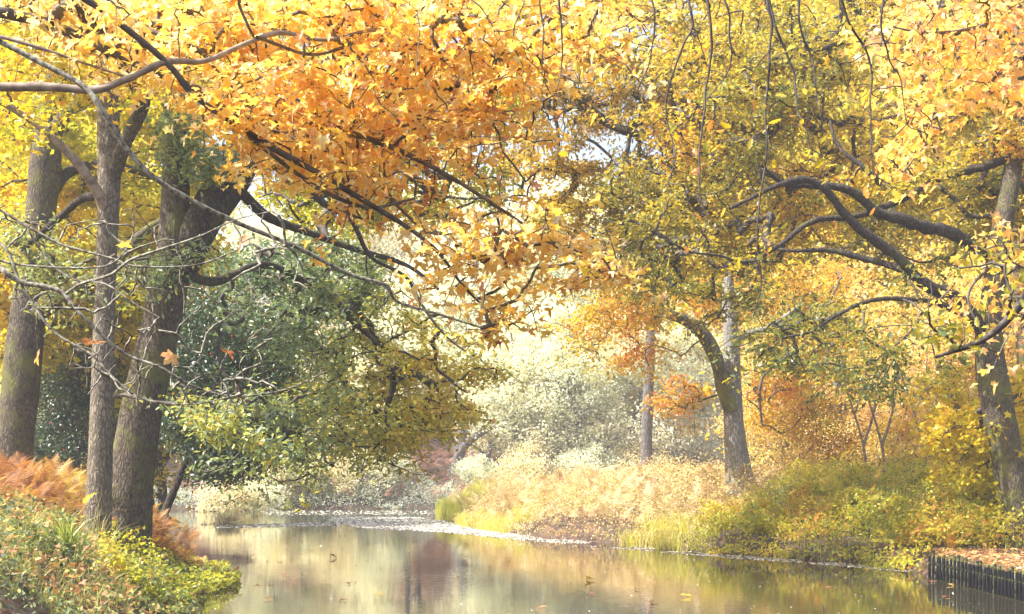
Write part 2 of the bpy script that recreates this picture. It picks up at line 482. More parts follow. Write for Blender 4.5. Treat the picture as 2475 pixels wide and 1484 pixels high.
# ------------------------------------------------------------------ terrain and river
RIVER = np.array([(-6, -30), (-5, 0), (-4.8, 15), (-5.0, 21.7), (-5.9, 25), (-6.1, 27.5), (-6.6, 30), (-8.6, 34), (-12, 45), (-15, 60), (-17.5, 75), (-25, 95),
                  (-34, 106), (-30, 112.5), (-15, 113.5), (0, 114), (20, 118), (45, 128), (48, 116), (15, 100), (0, 92), (-4.2, 85),
                  (-1.8, 65), (1.0, 53.5), (3.6, 47), (5.6, 41.2), (7.4, 37.8), (8.86, 34.9), (9.2, 31.6), (9.0, 30.5), (8.84, 24.3), (8.7, 15), (8.5, -30)], float)

def shore(x, y):
    """signed distance to the river's edge, positive on land"""
    p = np.stack([np.asarray(x, float).ravel(), np.asarray(y, float).ravel()], 1)
    best = np.full(len(p), 1e9)
    for a, b in zip(RIVER, np.roll(RIVER, -1, 0)):
        ab = b - a
        t = np.clip(((p - a) @ ab) / (ab @ ab), 0, 1)
        best = np.minimum(best, np.linalg.norm(p - (a + t[:, None] * ab), axis=1))
    inside = in_poly(p[:, 0], p[:, 1], RIVER)
    return np.where(inside, -best, best).reshape(np.shape(x))

def sm(t):
    t = np.clip(t, 0, 1); return t * t * (3 - 2 * t)

def height(x, y):
    x = np.asarray(x, float); y = np.asarray(y, float); d = shore(x, y)
    dl = np.maximum(d, 0)
    left = 1.15 * sm(dl / 2.4) + .10 * np.minimum(np.maximum(dl - 1.5, 0), 14)
    inl = sm((y - 33) / 8)
    right = .45 * sm(dl / .35) + inl * .85 * sm((dl - .2) / 6) + .02 * np.minimum(dl, 60)
    far = .3 * sm(dl / 2.0) + np.minimum(dl * .2, 22)
    isfar = sm((y - 108) / 6 - np.maximum(0, (x - 20)) * .02)
    isl = sm((-x - 3) / 2.0 + (y > 85) * 0)
    side = np.where((y < 90), (x < 0) * 1.0, sm((-8 - x) / 6))
    h = side * left + (1 - side) * right
    h = h * (1 - isfar) + far * isfar
    q = np.stack([x.ravel(), y.ravel(), 0 * x.ravel()], 1)
    h = h + np.where(d > .3, (vnoise(q, .9, 3).reshape(x.shape) - .5) * .18 + (vnoise(q, .25, 4).reshape(x.shape) - .5) * .3 * sm(dl / 6), 0)
    return np.where(d < 0, np.maximum(-1.2, d * .8) - .03, h)

def H(x, y):
    return float(height(np.array([x]), np.array([y]))[0])

u = np.linspace(-1, 1, 330); gx = np.sinh(u * 4.6) / np.sinh(4.6) * 900
v = np.linspace(0, 1, 420); gy = -30 + np.concatenate([np.linspace(0, 160, 330), 160 + 1100 * ((np.arange(1, 91)) / 90.) ** 2.2])
X, Y = np.meshgrid(gx, gy)
Z = height(X, Y)
nx = len(gx); ny = len(gy)
i = np.arange(ny - 1)[:, None] * nx; j = np.arange(nx - 1)[None]
F = np.stack([i + j, i + j + 1, i + nx + j + 1, i + nx + j], -1).reshape(-1, 4)
g = mesh_tris('ground', np.stack([X, Y, Z], -1).reshape(-1, 3), F, M['ground'], smooth=True, size=4)
tag(g, kind='structure')
wv = np.array([(-60, -32, 0), (90, -32, 0), (90, 150, 0), (-60, 150, 0)], float)
w = mesh_tris('river_water', wv, np.array([(0, 1, 2, 3)]), M['water'], size=4)
tag(w, kind='structure')

# ------------------------------------------------------------------ tree builder
def build_limb(name, spec, mat, parent, sides=14, rough=.12, seed=0, n=8, wob=.0):
    path, rad = limb_path(spec, n)
    if wob: path = wobble(path, wob, seed, 1.2)
    V, Fq = tube(path, rad, sides, rough, seed)
    s = Soup(); s.add(V, Fq)
    s.build(name, mat, parent, smooth=True, size=4)
    return path, rad

def flare(spec_base, ground_z):
    return spec_base

def crown(parent, nodes, nrad, samples, tmpl, leafmat, size, per, tintf, twigmat, r0=.006, sigma=.18, up=1.0, spread=.7, droop=.3, sag=.05,
          rng=R, name='crown', sides=4, every=1, keep=1.0, jitter=.12, flutter=.3, mids=2):
    pos, rad, links, n0 = grow(nodes, nrad, samples, r0, sag, rng, mids, jitter)
    if twigmat is not None:
        twig_mesh('crown_twigs', pos, rad, links, twigmat, parent, sides, n0)  # woody twigs alone; the leaves are a separate mesh
    ends = pos[n0:]
    if keep < 1: ends = ends[rng.random(len(ends)) < keep]
    if per > 0:
        p = np.repeat(ends, per, 0)
        p = p + rng.normal(0, sigma, p.shape) * [1, 1, .7]
        sz = size * rng.uniform(.65, 1.2, len(p))
        leaves_obj(name, tmpl, p, sz, leafmat, parent, tintf(p), rng=rng, up=up, spread=spread, droop=droop, flutter=flutter)
    return pos, n0

def tint_fn(mean, var=.16, clump=.35, scale=.5, seed=5, grad=None):
    def f(p):
        t = mean + R.normal(0, var, len(p)) + (vnoise(p, scale, seed) - .5) * clump * 2
        if grad is not None: t = t + grad(p)
        return t
    return f

# ---- the leaning oak on the left bank
def on_ground(spec):
    """first row starts below the soil"""
    return spec

def trunk_base(px, py, d):
    p = P(px, py, d); return (p[0], p[1], min(p[2], H(p[0], p[1])))

t3 = empty('oak_tree', trunk_base(305, 1262, 27), 'big oak leaning right over the left bank, third trunk from the edge, forked dark stem', 'oak tree')
p1, r1 = build_limb('trunk', [(290, 1330, 27, 150), (300, 1262, 27, 132), (316, 1150, 27, 112), (345, 980, 27, 102), (376, 850, 27, 94), (402, 730, 27, 90), (418, 620, 27, 82), (424, 500, 27, 70), (428, 350, 27, 64), (432, 200, 27.3, 52), (448, 60, 27.6, 42), (462, -80, 28, 34)], M['bark_oak'], t3, 36, .10, 11, 14)
p2, r2 = build_limb('limb', [(408, 720, 27, 60), (440, 630, 27, 84), (500, 520, 27, 92), (560, 430, 27.2, 88), (625, 345, 27.4, 72), (735, 235, 27.6, 76), (830, 110, 28, 64), (885, -60, 28, 56)], M['bark_dark'], t3, 26, .16, 12, 12)
p3, r3 = build_limb('limb', [(585, 400, 27, 38), (650, 398, 26.8, 30), (715, 425, 26.8, 23), (770, 490, 27, 18), (850, 530, 27.2, 13), (900, 620, 27.6, 10), (990, 680, 28, 8), (1050, 790, 28, 6), (1130, 850, 28, 4)], M['bark_dark'], t3, 12, .3, 13, 8, .12)
p4, r4 = build_limb('limb', [(445, 660, 27, 26), (520, 680, 28, 22), (640, 640, 29, 18), (760, 700, 29.5, 14), (880, 800, 30, 14), (1000, 900, 30, 9)], M['bark_dark'], t3, 12, .18, 14, 8)
p5, r5 = build_limb('limb', [(560, 440, 27.2, 30), (640, 520, 28, 24), (740, 560, 28.5, 18), (850, 600, 29, 14), (980, 640, 29.4, 10), (1060, 700, 29.4, 7)], M['bark_dark'], t3, 10, .18, 15, 8)
nodes = np.vstack([p1[60:], p2[10:], p3, p4, p5]); nr = np.concatenate([r1[60:], r2[10:], r3, r4, r5]) * .5
oakA = [(520, 700), (620, 600), (720, 560), (860, 610), (960, 690), (1050, 790), (1150, 840), (1185, 920), (1150, 985), (1050, 1010), (1000, 1060), (900, 1000), (820, 940), (720, 860), (640, 780), (540, 740), (480, 700)]
sA = clumps(oakA, 1350, 28, 35, k=12, sig=.42, flat=.3, gap=.49, gscale=.9, seed=21)
oakA2 = [(620, 900), (820, 900), (960, 1000), (980, 1060), (880, 1100), (800, 1060), (700, 1120), (600, 1150), (560, 1100)]
sA2 = clumps(oakA2, 520, 27, 34, gap=.42, gscale=.8, seed=22)
grA = lambda p: np.clip((p[:, 0] / p[:, 1] * FPX + 1237 - 760) / 420, -.25, .55) * .75 + np.clip((CAMH * 1 + 4.2 - p[:, 2]) / 8, -.1, .25)
crown(t3, nodes, nr, np.vstack([sA, sA2]), OAK_S, M['oak_green'], .14, 5, lambda p: np.minimum(tint_fn(.34, .15, .25, .8, 5, grA)(p), R.uniform(.8, 1.0, len(p))), M['twig_dark'], r0=.005, sigma=.13, up=1.0, spread=.55)
# the top of its crown
oakB = [(380, -60), (1250, -60), (1230, 260), (1180, 420), (1000, 560), (860, 500), (700, 520), (640, 380), (700, 240), (560, 120), (470, 260), (380, 240)]
sB = clumps(oakB, 1500, 29.5, 38, gap=.40, gscale=.6, seed=23)
t3b = crown(t3, nodes, nr, sB, OAK_S, M['maple_yellow'], .14, 8, tint_fn(.35, .2, .35, .6, 6), M['twig_dark'], r0=.006, sigma=.2)
# loose olive sprays in front of its stem
oakC = [(500, 330), (560, 320), (600, 400), (540, 480), (450, 440), (430, 350), (300, 260), (460, 230)]
sC = sample_poly(oakC, 90, 25.5, 27, gap=.35, gscale=.9, seed=24)
crown(t3, p1[60:], r1[60:] * .3, sC, OAK_S, M['oak_green'], .13, 8, tint_fn(.5, .15, .3), M['twig_mid'], r0=.004, sigma=.14)

# ---- slim straight tree beside it
t2 = empty('sycamore_tree', trunk_base(235, 1262, 24), 'slim upright grey tree close beside the leaning oak, with a broken limb stub', 'tree')
q1, s1 = build_limb('trunk', [(228, 1330, 24, 84), (236, 1262, 24, 68), (241, 1150, 24, 60), (247, 950, 24, 55), (253, 750, 24, 50), (261, 560, 24, 50), (264, 420, 24, 54), (262, 250, 24, 50), (268, 100, 24, 42), (276, -80, 24, 38)], M['bark_grey'], t2, 32, .10, 31, 14)
q2, s2 = build_limb('limb', [(266, 440, 24, 40), (305, 340, 23.8, 34), (340, 270, 23.6, 34), (352, 235, 23.6, 26)], M['bark_oak'], t2, 14, .2, 32, 8)
q3, s3 = build_limb('limb', [(262, 520, 24, 34), (215, 430, 23.6, 24), (130, 335, 23.2, 19), (50, 275, 23, 16), (-60, 215, 22.6, 15)], M['twig_tan'], t2, 10, .2, 33, 8)
q4, s4 = build_limb('limb', [(262, 470, 24, 26), (200, 480, 24.6, 20), (150, 520, 25, 18), (60, 600, 25, 12)], M['bark_dark'], t2, 10, .2, 34, 8)
sD = clumps([(40, 560), (440, 560), (400, 680), (300, 740), (200, 760), (60, 700)], 170, 24.5, 27, gap=.42, gscale=.9, seed=25)
sD2 = sample_poly([(380, 960), (560, 960), (620, 1080), (420, 1080)], 70, 22.5, 24, gap=.3, gscale=.9, seed=26)
crown(t2, np.vstack([q1, q2, q3, q4]), np.concatenate([s1, s2, s3, s4]) * .3, np.vstack([sD, sD2]), OAK_S, M['oak_green'], .12, 6, tint_fn(.55, .18, .3), M['twig_mid'], r0=.004, sigma=.14)
sDt = sample_poly([(-60, -60), (420, -60), (420, 200), (300, 260), (-60, 330)], 420, 22.5, 27, gap=.4, gscale=.7, seed=27)
crown(t2, np.vstack([q1[60:], q2, q3]), np.concatenate([s1[60:], s2, s3]) * .3, sDt, MAPLE_S, M['maple_yellow'], .12, 6, tint_fn(.5, .25, .3), M['twig_mid'], r0=.004, sigma=.16)

# ---- first trunk from the left
t1 = empty('maple_tree', trunk_base(30, 1150, 34), 'thick brown trunk leaning slightly right at the far left edge, forking low', 'tree')
a1, b1 = build_limb('trunk', [(15, 1230, 34, 120), (28, 1130, 34, 98), (45, 980, 34, 88), (62, 800, 34, 84), (78, 660, 34, 78), (98, 520, 34, 70), (110, 400, 34, 72), (122, 280, 34, 58), (145, 130, 34, 50), (165, -60, 34, 44)], M['bark_oak'], t1, 32, .10, 41, 14)
a2, b2 = build_limb('limb', [(75, 770, 34, 50), (120, 735, 33.6, 44), (190, 690, 33.2, 36), (260, 650, 33, 30), (350, 560, 33, 22), (420, 520, 33, 14)], M['bark_oak'], t1, 14, .15, 42, 8)
a3, b3 = build_limb('limb', [(118, 340, 34, 40), (150, 290, 33.8, 34), (190, 250, 33.6, 30), (232, 225, 33.5, 24), (330, 160, 33.5, 16)], M['bark_oak'], t1, 14, .12, 43, 8)
a4, b4 = build_limb('limb', [(105, 520, 34, 30), (150, 430, 34.4, 28), (220, 400, 34.8, 24), (320, 410, 35, 18), (420, 450, 35.4, 12)], M['bark_dark'], t1, 12, .15, 44, 8)
sE = clumps([(-60, -60), (480, -60), (480, 900), (300, 960), (100, 940), (-60, 900)], 1700, 34.5, 42, gap=.42, gscale=.5, seed=28)
crown(t1, np.vstack([a1, a2, a3, a4]), np.concatenate([b1, b2, b3, b4]) * .3, sE, MAPLE_S, M['maple_yellow'], .17, 8, tint_fn(.42, .2, .45, .45, 8), M['twig_dark'], r0=.006, sigma=.24)

# ---- holly trees
def holly(name, base, poly, n, d0, d1, label, seed):
    t = empty(name, base, label, 'holly tree')
    c = np.array([np.mean([q[0] for q in poly]), np.min([q[1] for q in poly]) + 60])
    pt = P(c[0], c[1], (d0 + d1) / 2)
    b = np.array(base)
    path = catmull([b - [0, 0, .3], b * .6 + pt * .4 + [.2, 0, 0], pt], 8); rad = np.linspace(.14, .03, len(path))
    s = Soup(); s.add(*tube(path, rad, 10, .1, seed)); s.build('trunk', M['bark_dark'], t, True, 4)
    sp = sample_poly(poly, n, d0, d1, gap=.36, gscale=1.0, seed=seed)
    pos, n0 = crown(t, path[4:], rad[4:], sp, OVAL, M['holly'], .085, 14, tint_fn(.4, .25, .3, .9), M['twig_dark'], r0=.005, sigma=.2, up=.5, spread=1.0, flutter=.5)
    bp = pos[n0:][R.random(len(pos) - n0) < .12] + R.normal(0, .12, (1, 3))
    bs = Soup()
    o = np.array([(0, 0, 1), (1, 0, 0), (0, 1, 0), (-1, 0, 0), (0, -1, 0), (0, 0, -1)]) * .028
    ft = np.array([(0, 1, 2), (0, 2, 3), (0, 3, 4), (0, 4, 1), (5, 2, 1), (5, 3, 2), (5, 4, 3), (5, 1, 4)])
    for q in bp: bs.add(q + o, ft)
    bs.build('holly_berries', M['berry'], t)  # the red berries alone, no leaves
    return t
hx = P(560, 1200, 33)
holly('holly_tree', (-9.2, 34.5, H(-9.2, 34.5)), [(430, 700), (560, 720), (700, 780), (770, 900), (740, 1040), (640, 1120), (560, 1190), (470, 1180), (420, 1080), (400, 900)], 1500, 31.5, 36, 'dark glossy holly tree with red berries, right behind the leaning oak', 51)
hx = P(150, 1180, 39)
holly('holly_tree', (hx[0], 39, H(hx[0], 39)), [(90, 860), (220, 840), (360, 880), (340, 1150), (210, 1160), (130, 1110), (60, 1080), (60, 950)], 1100, 37.5, 42, 'dark holly tree showing between the first two trunks from the left', 52)

# ------------------------------------------------------------------ right bank oak with spreading limbs
tr = empty('oak_tree', trunk_base(2474, 1315, 33), 'dark oak trunk at the right edge, leaning left, with long mossy limbs over the water', 'oak tree')
limbs = [
 [(2500, 1370, 33, 120), (2474, 1300, 33, 96), (2455, 1200, 33, 84), (2425, 1060, 33, 84), (2405, 950, 33, 80), (2392, 850, 33, 74), (2395, 760, 33, 66), (2410, 620, 33.2, 58), (2435, 470, 33.5, 50), (2470, 300, 34, 44), (2520, 100, 34, 40)],
 [(2400, 860, 33, 50), (2340, 760, 32.6, 50), (2250, 690, 32, 46), (2180, 625, 31.6, 40), (2090, 555, 31.2, 36), (2010, 470, 31, 30), (1930, 440, 30.8, 30), (1850, 460, 30.6, 20), (1760, 500, 30.4, 12)],
 [(2430, 640, 33.3, 56), (2370, 600, 33, 54), (2290, 565, 32.6, 50), (2210, 545, 32.2, 46), (2110, 505, 31.8, 40), (2010, 455, 31.4, 30), (1900, 440, 31.2, 20), (1840, 400, 31, 12)],
 [(2520, 400, 34, 30), (2440, 390, 33.8, 34), (2370, 405, 33.4, 34), (2260, 440, 33, 30), (2160, 490, 32.6, 26), (2060, 525, 32.2, 24), (1960, 535, 32, 22), (1890, 590, 31.8, 18), (1800, 630, 31.6, 13), (1720, 610, 31.4, 9), (1620, 590, 31.2, 7)],
 [(2230, 680, 32, 34), (2130, 630, 32.4, 28), (2030, 610, 32.6, 22), (1930, 600, 32.8, 14), (1850, 605, 33, 9)],
 [(2400, 800, 33, 30), (2290, 740, 31.6, 22), (2150, 725, 31, 18), (2060, 740, 30.6, 15), (1980, 790, 30.2, 12), (1900, 830, 30, 8)],
 [(2520, 80, 35, 30), (2400, 88, 35, 28), (2240, 88, 35, 26), (2100, 90, 35, 22), (2000, 120, 35, 18), (1950, 170, 35, 14), (1920, 215, 35, 12)],
 [(1960, 130, 35, 16), (1900, 140, 35, 12), (1800, 165, 35, 9), (1700, 210, 35, 6)],
 [(1930, 210, 35, 13), (1830, 215, 35, 12), (1750, 225, 35, 8), (1650, 260, 35, 5)],
 [(2140, 460, 32, 22), (2080, 400, 32, 20), (2030, 360, 32.2, 16), (2010, 300, 32.4, 10)],
]
allp, allr = [], []
for k, sp in enumerate(limbs):
    pp, rr = build_limb('trunk' if k == 0 else 'limb', [(a_, b_, c_, w_ * .9) for a_, b_, c_, w_ in sp] if k == 0 else [(a_, b_, c_, w_ * .62) for a_, b_, c_, w_ in sp], M['bark_oak'] if k == 0 else M['bark_dark'], tr, 30 if k == 0 else 16, .13 if k == 0 else .34, 60 + k, 12, .02 if k == 0 else .11)
    if k: allp.append(pp); allr.append(rr)
    else: allp.append(pp[50:]); allr.append(rr[50:])
RP = np.vstack(allp); RR = np.concatenate(allr)
oakR = [(1640, 60), (1800, -60), (2540, -60), (2540, 640), (2330, 640), (2180, 600), (2000, 640), (1880, 720), (1800, 800), (1700, 740), (1600, 700), (1500, 650), (1500, 500), (1560, 300)]
sR = clumps(oakR, 3300, 32.5, 44, gap=.45, gscale=.55, seed=71)
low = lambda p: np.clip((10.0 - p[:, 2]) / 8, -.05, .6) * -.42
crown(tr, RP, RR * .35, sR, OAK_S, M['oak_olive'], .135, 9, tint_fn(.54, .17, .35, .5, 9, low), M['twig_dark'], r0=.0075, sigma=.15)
sR2 = clumps([(1830, 780), (2000, 740), (2180, 690), (2330, 740), (2280, 880), (2130, 930), (1980, 930), (1860, 870)], 260, 29.5, 34, gap=.44, gscale=.9, seed=72)
crown(tr, allp[5], allr[5] * .4, sR2, OAK_S, M['oak_olive'], .14, 5, tint_fn(.25, .2, .3), M['twig_dark'], r0=.005, sigma=.16)
sR3 = clumps([(2230, 900), (2400, 880), (2500, 900), (2500, 1330), (2440, 1280), (2330, 1150), (2260, 1020)], 330, 33.5, 37, gap=.4, gscale=.9, seed=73)
crown(tr, allp[0][:30], allr[0][:30] * .2, sR3, MAPLE_S, M['maple_yellow'], .15, 8, tint_fn(.6, .18, .3), M['twig_dark'], r0=.005, sigma=.2)

# ---- dead drooping oak bough between the canopies (upper centre); the trunk stands behind the crowns
tc_ = empty('oak_tree', (1.6, 46, H(9.5, 46)), 'oak with crooked dark boughs hanging in the upper middle between the two canopies', 'oak tree')
tc_.location = (17.2, 47, H(17.2, 47))
lc = [
 [(10.5, 47, -1)],
 [(2440, -60, 47, 44), (2050, -140, 46, 40), (1720, -150, 44, 34), (1480, 0, 42, 30), (1390, 100, 40, 26), (1350, 150, 40, 26), (1400, 240, 39.6, 26), (1450, 285, 39.4, 24), (1520, 320, 39.2, 20), (1570, 322, 39, 12)],
 [(1510, 318, 39.2, 16), (1560, 290, 39, 12), (1610, 277, 39, 10), (1700, 300, 39, 9), (1760, 345, 39, 8), (1850, 420, 39, 6)],
 [(1390, 110, 40, 20), (1280, 110, 40.5, 18), (1230, 160, 41, 14), (1220, 220, 41, 12), (1216, 300, 41, 10), (1215, 400, 41, 8), (1220, 470, 41, 5)],
 [(1235, 210, 41, 12), (1270, 245, 41, 11), (1320, 250, 41, 10), (1345, 300, 41, 9), (1350, 380, 41, 7), (1340, 430, 41, 5)],
 [(1320, 200, 40, 12), (1330, 265, 40, 10), (1420, 265, 40, 8), (1480, 300, 40, 7)],
]
base = np.array([17.2, 47, H(17.2, 47)])
# trunk
topc = P(2440, -80, 47)
pth = catmull([base - [0, 0, .4], base + [.1, 0, 3.0], (base + [-.2, 0, 9]), topc], 12); rd = np.linspace(.42, .27, len(pth)); rd[:4] *= [1.5, 1.3, 1.15, 1.05]
s = Soup(); s.add(*tube(pth, rd, 26, .12, 81)); s.build('trunk', M['bark_oak'], tc_, True, 4)
cp, cr = [pth[24:]], [rd[24:]]
for k, sp in enumerate(lc[1:]):
    pp, rr = build_limb('limb', sp, M['bark_dark'], tc_, 12, .18, 90 + k, 8); cp.append(pp); cr.append(rr)
sM = clumps([(1190, -60), (1750, -60), (1800, 400), (1700, 600), (1560, 680), (1440, 660), (1340, 600), (1240, 470), (1180, 380)], 2300, 38, 46, gap=.42, gscale=.5, seed=74)
crown(tc_, np.vstack(cp), np.concatenate(cr) * .3, sM, OAK_S, M['oak_olive'], .145, 8, tint_fn(.55, .16, .3, .5, 12), M['twig_dark'], r0=.007, sigma=.17)

# ---- grey forked tree on the peninsula
tm = empty('beech_tree', trunk_base(1795, 1210, 50), 'pale grey forked tree on the right bank with a mossy left stem', 'tree')
m1, n1 = build_limb('trunk', [(1800, 1270, 50, 120), (1797, 1210, 50, 92), (1785, 1150, 50, 64), (1775, 1050, 50, 52), (1768, 940, 50, 48), (1768, 850, 50, 42), (1764, 780, 50, 36), (1758, 660, 50, 24)], M['bark_beech'], tm, 30, .12, 101, 14)
m2, n2_ = build_limb('limb', [(1768, 990, 49.9, 40), (1750, 940, 49.8, 40), (1735, 880, 49.6, 36), (1705, 815, 49.4, 34), (1660, 775, 49.2, 28), (1600, 752, 49, 24), (1560, 700, 49, 14)], M['bark_mossy'], tm, 16, .15, 102, 10)
m3_, n3_ = build_limb('limb', [(1768, 860, 50, 20), (1800, 810, 50, 16), (1860, 790, 50, 12), (1930, 740, 50, 8)], M['bark_beech'], tm, 10, .1, 103, 8)
sT = np.vstack([clumps([(1370, 700), (1560, 680), (1620, 760), (1560, 880), (1480, 930), (1420, 860), (1370, 780)], 300, 46, 50, gap=.42, gscale=.6, seed=75),
                sample_poly([(1620, 950), (1700, 930), (1710, 1060), (1650, 1060)], 50, 50.5, 52, gap=.3, seed=76),
                sample_poly([(1800, 640), (2050, 700), (2120, 900), (1980, 1060), (1850, 1080), (1830, 900)], 520, 51, 56, gap=.40, gscale=.6, seed=77),
                clumps([(1560, 600), (1900, 600), (1860, 740), (1700, 740), (1600, 700)], 380, 51, 56, gap=.36, gscale=.6, seed=78)])
crown(tm, np.vstack([m1[40:], m2, m3_]), np.concatenate([n1[40:], n2_, n3_]) * .3, sT, OAK_S, M['oak_olive'], .16, 7, tint_fn(.72, .16, .4), M['twig_mid'], r0=.005, sigma=.24)

# ------------------------------------------------------------------ near maple over the left of the picture
tmp_ = empty('maple_tree', (-7.2, 11.5, H(-7.2, 11.5)), 'near maple whose orange and gold leafed boughs sweep across the top left', 'maple tree')
base = np.array([-7.2, 11.5, H(-7.2, 11.5)])
pth = catmull([base - [0, 0, .4], base + [0, 0, 2], base + [.15, 0, 4.2], base + [.1, .1, 7.5]], 10)
rd = np.linspace(.32, .16, len(pth)); rd[:3] *= [1.5, 1.3, 1.1]
s = Soup(); s.add(*tube(pth, rd, 24, .1, 111)); s.build('trunk', M['bark_grey'], tmp_, True, 4)
near = [
 ([(-560, 130, 11.5, 60), (-200, 0, 11.6, 40), (0, 25, 11.8, 28), (90, 45, 11.9, 26), (180, 85, 12, 24), (290, 140, 12, 20), (400, 185, 12.1, 19), (500, 222, 12.2, 18), (600, 250, 12.3, 18), (740, 292, 12.5, 17), (860, 322, 12.6, 15), (980, 370, 12.8, 13), (1090, 430, 13, 10), (1200, 500, 13.1, 8), (1330, 580, 13.2, 6), (1500, 650, 13.3, 4)], 'twig_mid'),
 ([(-560, 60, 11.5, 50), (0, -120, 10.8, 26), (200, -15, 10.9, 18), (310, 68, 11, 16), (400, 150, 11.1, 16), (470, 235, 11.2, 16), (560, 300, 11.3, 16), (660, 365, 11.4, 16), (760, 420, 11.6, 15), (880, 485, 11.8, 13), (980, 545, 12, 11), (1060, 610, 12.1, 9), (1120, 690, 12.2, 7), (1200, 770, 12.2, 4)], 'twig_dark'),
 ([(-560, 240, 11.5, 46), (-100, 195, 11, 26), (0, 203, 11, 22), (100, 210, 11, 21), (220, 222, 11, 20), (300, 195, 11, 18), (400, 150, 11.1, 16), (500, 145, 11.2, 14), (600, 100, 11.3, 13), (680, 75, 11.4, 12), (790, 92, 11.5, 10), (900, 70, 11.6, 8), (1050, 60, 11.7, 5)], 'twig_tan'),
 ([(-560, 200, 11.5, 40), (-100, 60, 10.2, 20), (0, 100, 10.2, 14), (90, 150, 10.2, 14), (190, 205, 10.2, 14), (240, 265, 10.2, 13), (290, 345, 10.3, 13), (360, 425, 10.4, 12), (440, 480, 10.5, 12), (560, 540, 10.7, 11), (700, 598, 10.9, 10), (840, 665, 11.1, 9), (930, 690, 11.2, 8), (960, 730, 11.3, 7), (1060, 760, 11.4, 6), (1160, 790, 11.5, 4)], 'twig_lichen'),
 ([(-200, -60, 11.8, 22), (150, -100, 11.8, 20), (260, 0, 11.8, 14), (340, 65, 11.8, 13), (430, 105, 11.8, 12), (490, 135, 11.9, 11), (540, 195, 12, 9), (580, 230, 12, 6)], 'twig_mid'),
 ([(-100, 70, 11.2, 14), (0, 85, 11.2, 10), (100, 115, 11.2, 9), (200, 150, 11.3, 7), (330, 190, 11.4, 5)], 'twig_tan'),
 ([(600, 330, 11.4, 11), (700, 410, 11.6, 11), (800, 470, 11.8, 10), (900, 500, 12, 8), (1000, 480, 12.2, 6)], 'twig_mid'),
 ([(480, 225, 12, 12), (620, 300, 12.2, 12), (760, 350, 12.4, 11), (900, 430, 12.6, 10), (960, 500, 12.7, 8), (1040, 560, 12.8, 6), (1130, 560, 12.9, 5)], 'twig_mid'),
 ([(620, 90, 11.3, 9), (760, 130, 11.8, 8), (900, 100, 12.4, 7), (1050, 130, 13, 6), (1200, 110, 13.4, 5), (1380, 60, 13.6, 4)], 'twig_mid'),
]
np_, nrr = [], []
for k, (sp, mt) in enumerate(near):
    pp, rr = build_limb('limb', sp, M[mt], tmp_, 12, .22, 120 + k, 9, .03)
    np_.append(pp); nrr.append(rr)
NP = np.vstack([p[9:] for p in np_]); NR = np.concatenate([r[9:] for r in nrr])
mapleP = [(20, -20), (300, -60), (1500, -60), (1480, 110), (1300, 170), (1200, 240), (1190, 360), (1240, 430), (1350, 490), (1440, 560), (1545, 650), (1480, 665), (1300, 610), (1200, 600), (1060, 630), (940, 590), (840, 505), (740, 425), (640, 345), (560, 268), (420, 200), (280, 180), (170, 125)]
sN = clumps(mapleP, 2900, 11.3, 14.6, k=9, sig=.26, flat=.22, gap=.50, gscale=1.1, seed=131, ragged=.5)
sN2 = sample_poly([(1060, 640), (1200, 620), (1260, 700), (1310, 790), (1280, 840), (1150, 850), (1090, 760)], 60, 11.6, 12.6, seed=132)
gm = lambda p: np.clip((1.25 - (p[:, 0] / p[:, 1] * FPX + 1237) / 1000), -.6, .6) * .10
pos, n0 = crown(tmp_, NP, NR * .4, np.vstack([sN, sN2]), MAPLE, M['maple'], .135, 0, None, M['twig_mid'], r0=.0026, sigma=.1, sides=4, mids=2, sag=.03)
ends = pos[n0:][R.random(len(pos) - n0) < .95]
lp = np.repeat(ends[R.random(len(ends)) < .9], 2, 0); lp = lp + R.normal(0, .08, lp.shape) * [1, 1, .4]
leaves_obj('crown', MAPLE, lp, .077 * R.uniform(.5, 1.35, len(lp)), M['maple'], tmp_, tint_fn(.54, .19, .22, 1.2, 14, gm)(lp), up=1.0, spread=.38, droop=.9, flutter=1.1)
# bare lichen covered twigs, lower left
dead = [
 [(-560, 420, 11.5, 40), (-80, 560, 10.4, 26), (0, 650, 10, 22), (50, 690, 10, 20), (140, 712, 10, 19), (200, 770, 10, 16), (300, 850, 10.1, 14), (380, 880, 10.1, 12), (460, 930, 10.2, 10), (560, 962, 10.3, 8), (680, 950, 10.4, 6), (780, 900, 10.5, 4)],
 [(-300, 480, 10.8, 22), (-60, 490, 10.2, 14), (0, 512, 10.2, 12), (80, 558, 10.2, 11), (140, 592, 10.2, 10), (260, 625, 10.2, 9), (330, 645, 10.2, 8), (480, 640, 10.3, 7), (600, 590, 10.4, 4)],
 [(-100, 560, 10.2, 12), (0, 590, 10.1, 11), (40, 690, 10.05, 11), (80, 760, 10, 11), (130, 810, 10, 10), (220, 855, 10, 9), (290, 920, 10, 8), (360, 965, 10, 7), (470, 978, 10, 6), (560, 965, 10, 4)],
 [(160, 710, 10, 12), (200, 690, 9.9, 12), (270, 660, 9.8, 12), (320, 620, 9.8, 12), (400, 590, 9.8, 9), (480, 560, 9.8, 7), (560, 520, 9.8, 5), (640, 500, 9.8, 3)],
 [(70, 560, 10.2, 9), (100, 620, 10.2, 8), (170, 670, 10.1, 7), (260, 680, 10, 7), (330, 720, 10, 6), (400, 760, 10, 4)],
 [(-40, 620, 10.1, 9), (60, 640, 10.1, 9), (200, 645, 10.1, 8), (280, 630, 10.1, 7), (330, 570, 10.1, 6), (330, 500, 10.1, 4)],
]
dp_, dr_ = [], []
for k, sp in enumerate(dead):
    pp, rr = build_limb('dead_branch', [(a_, b_, c_, w_ * .62) for a_, b_, c_, w_ in sp], M['twig_lichen'], tmp_, 10, .3, 150 + k, 10, .05)
    dp_.append(pp[12:]); dr_.append(rr[12:])
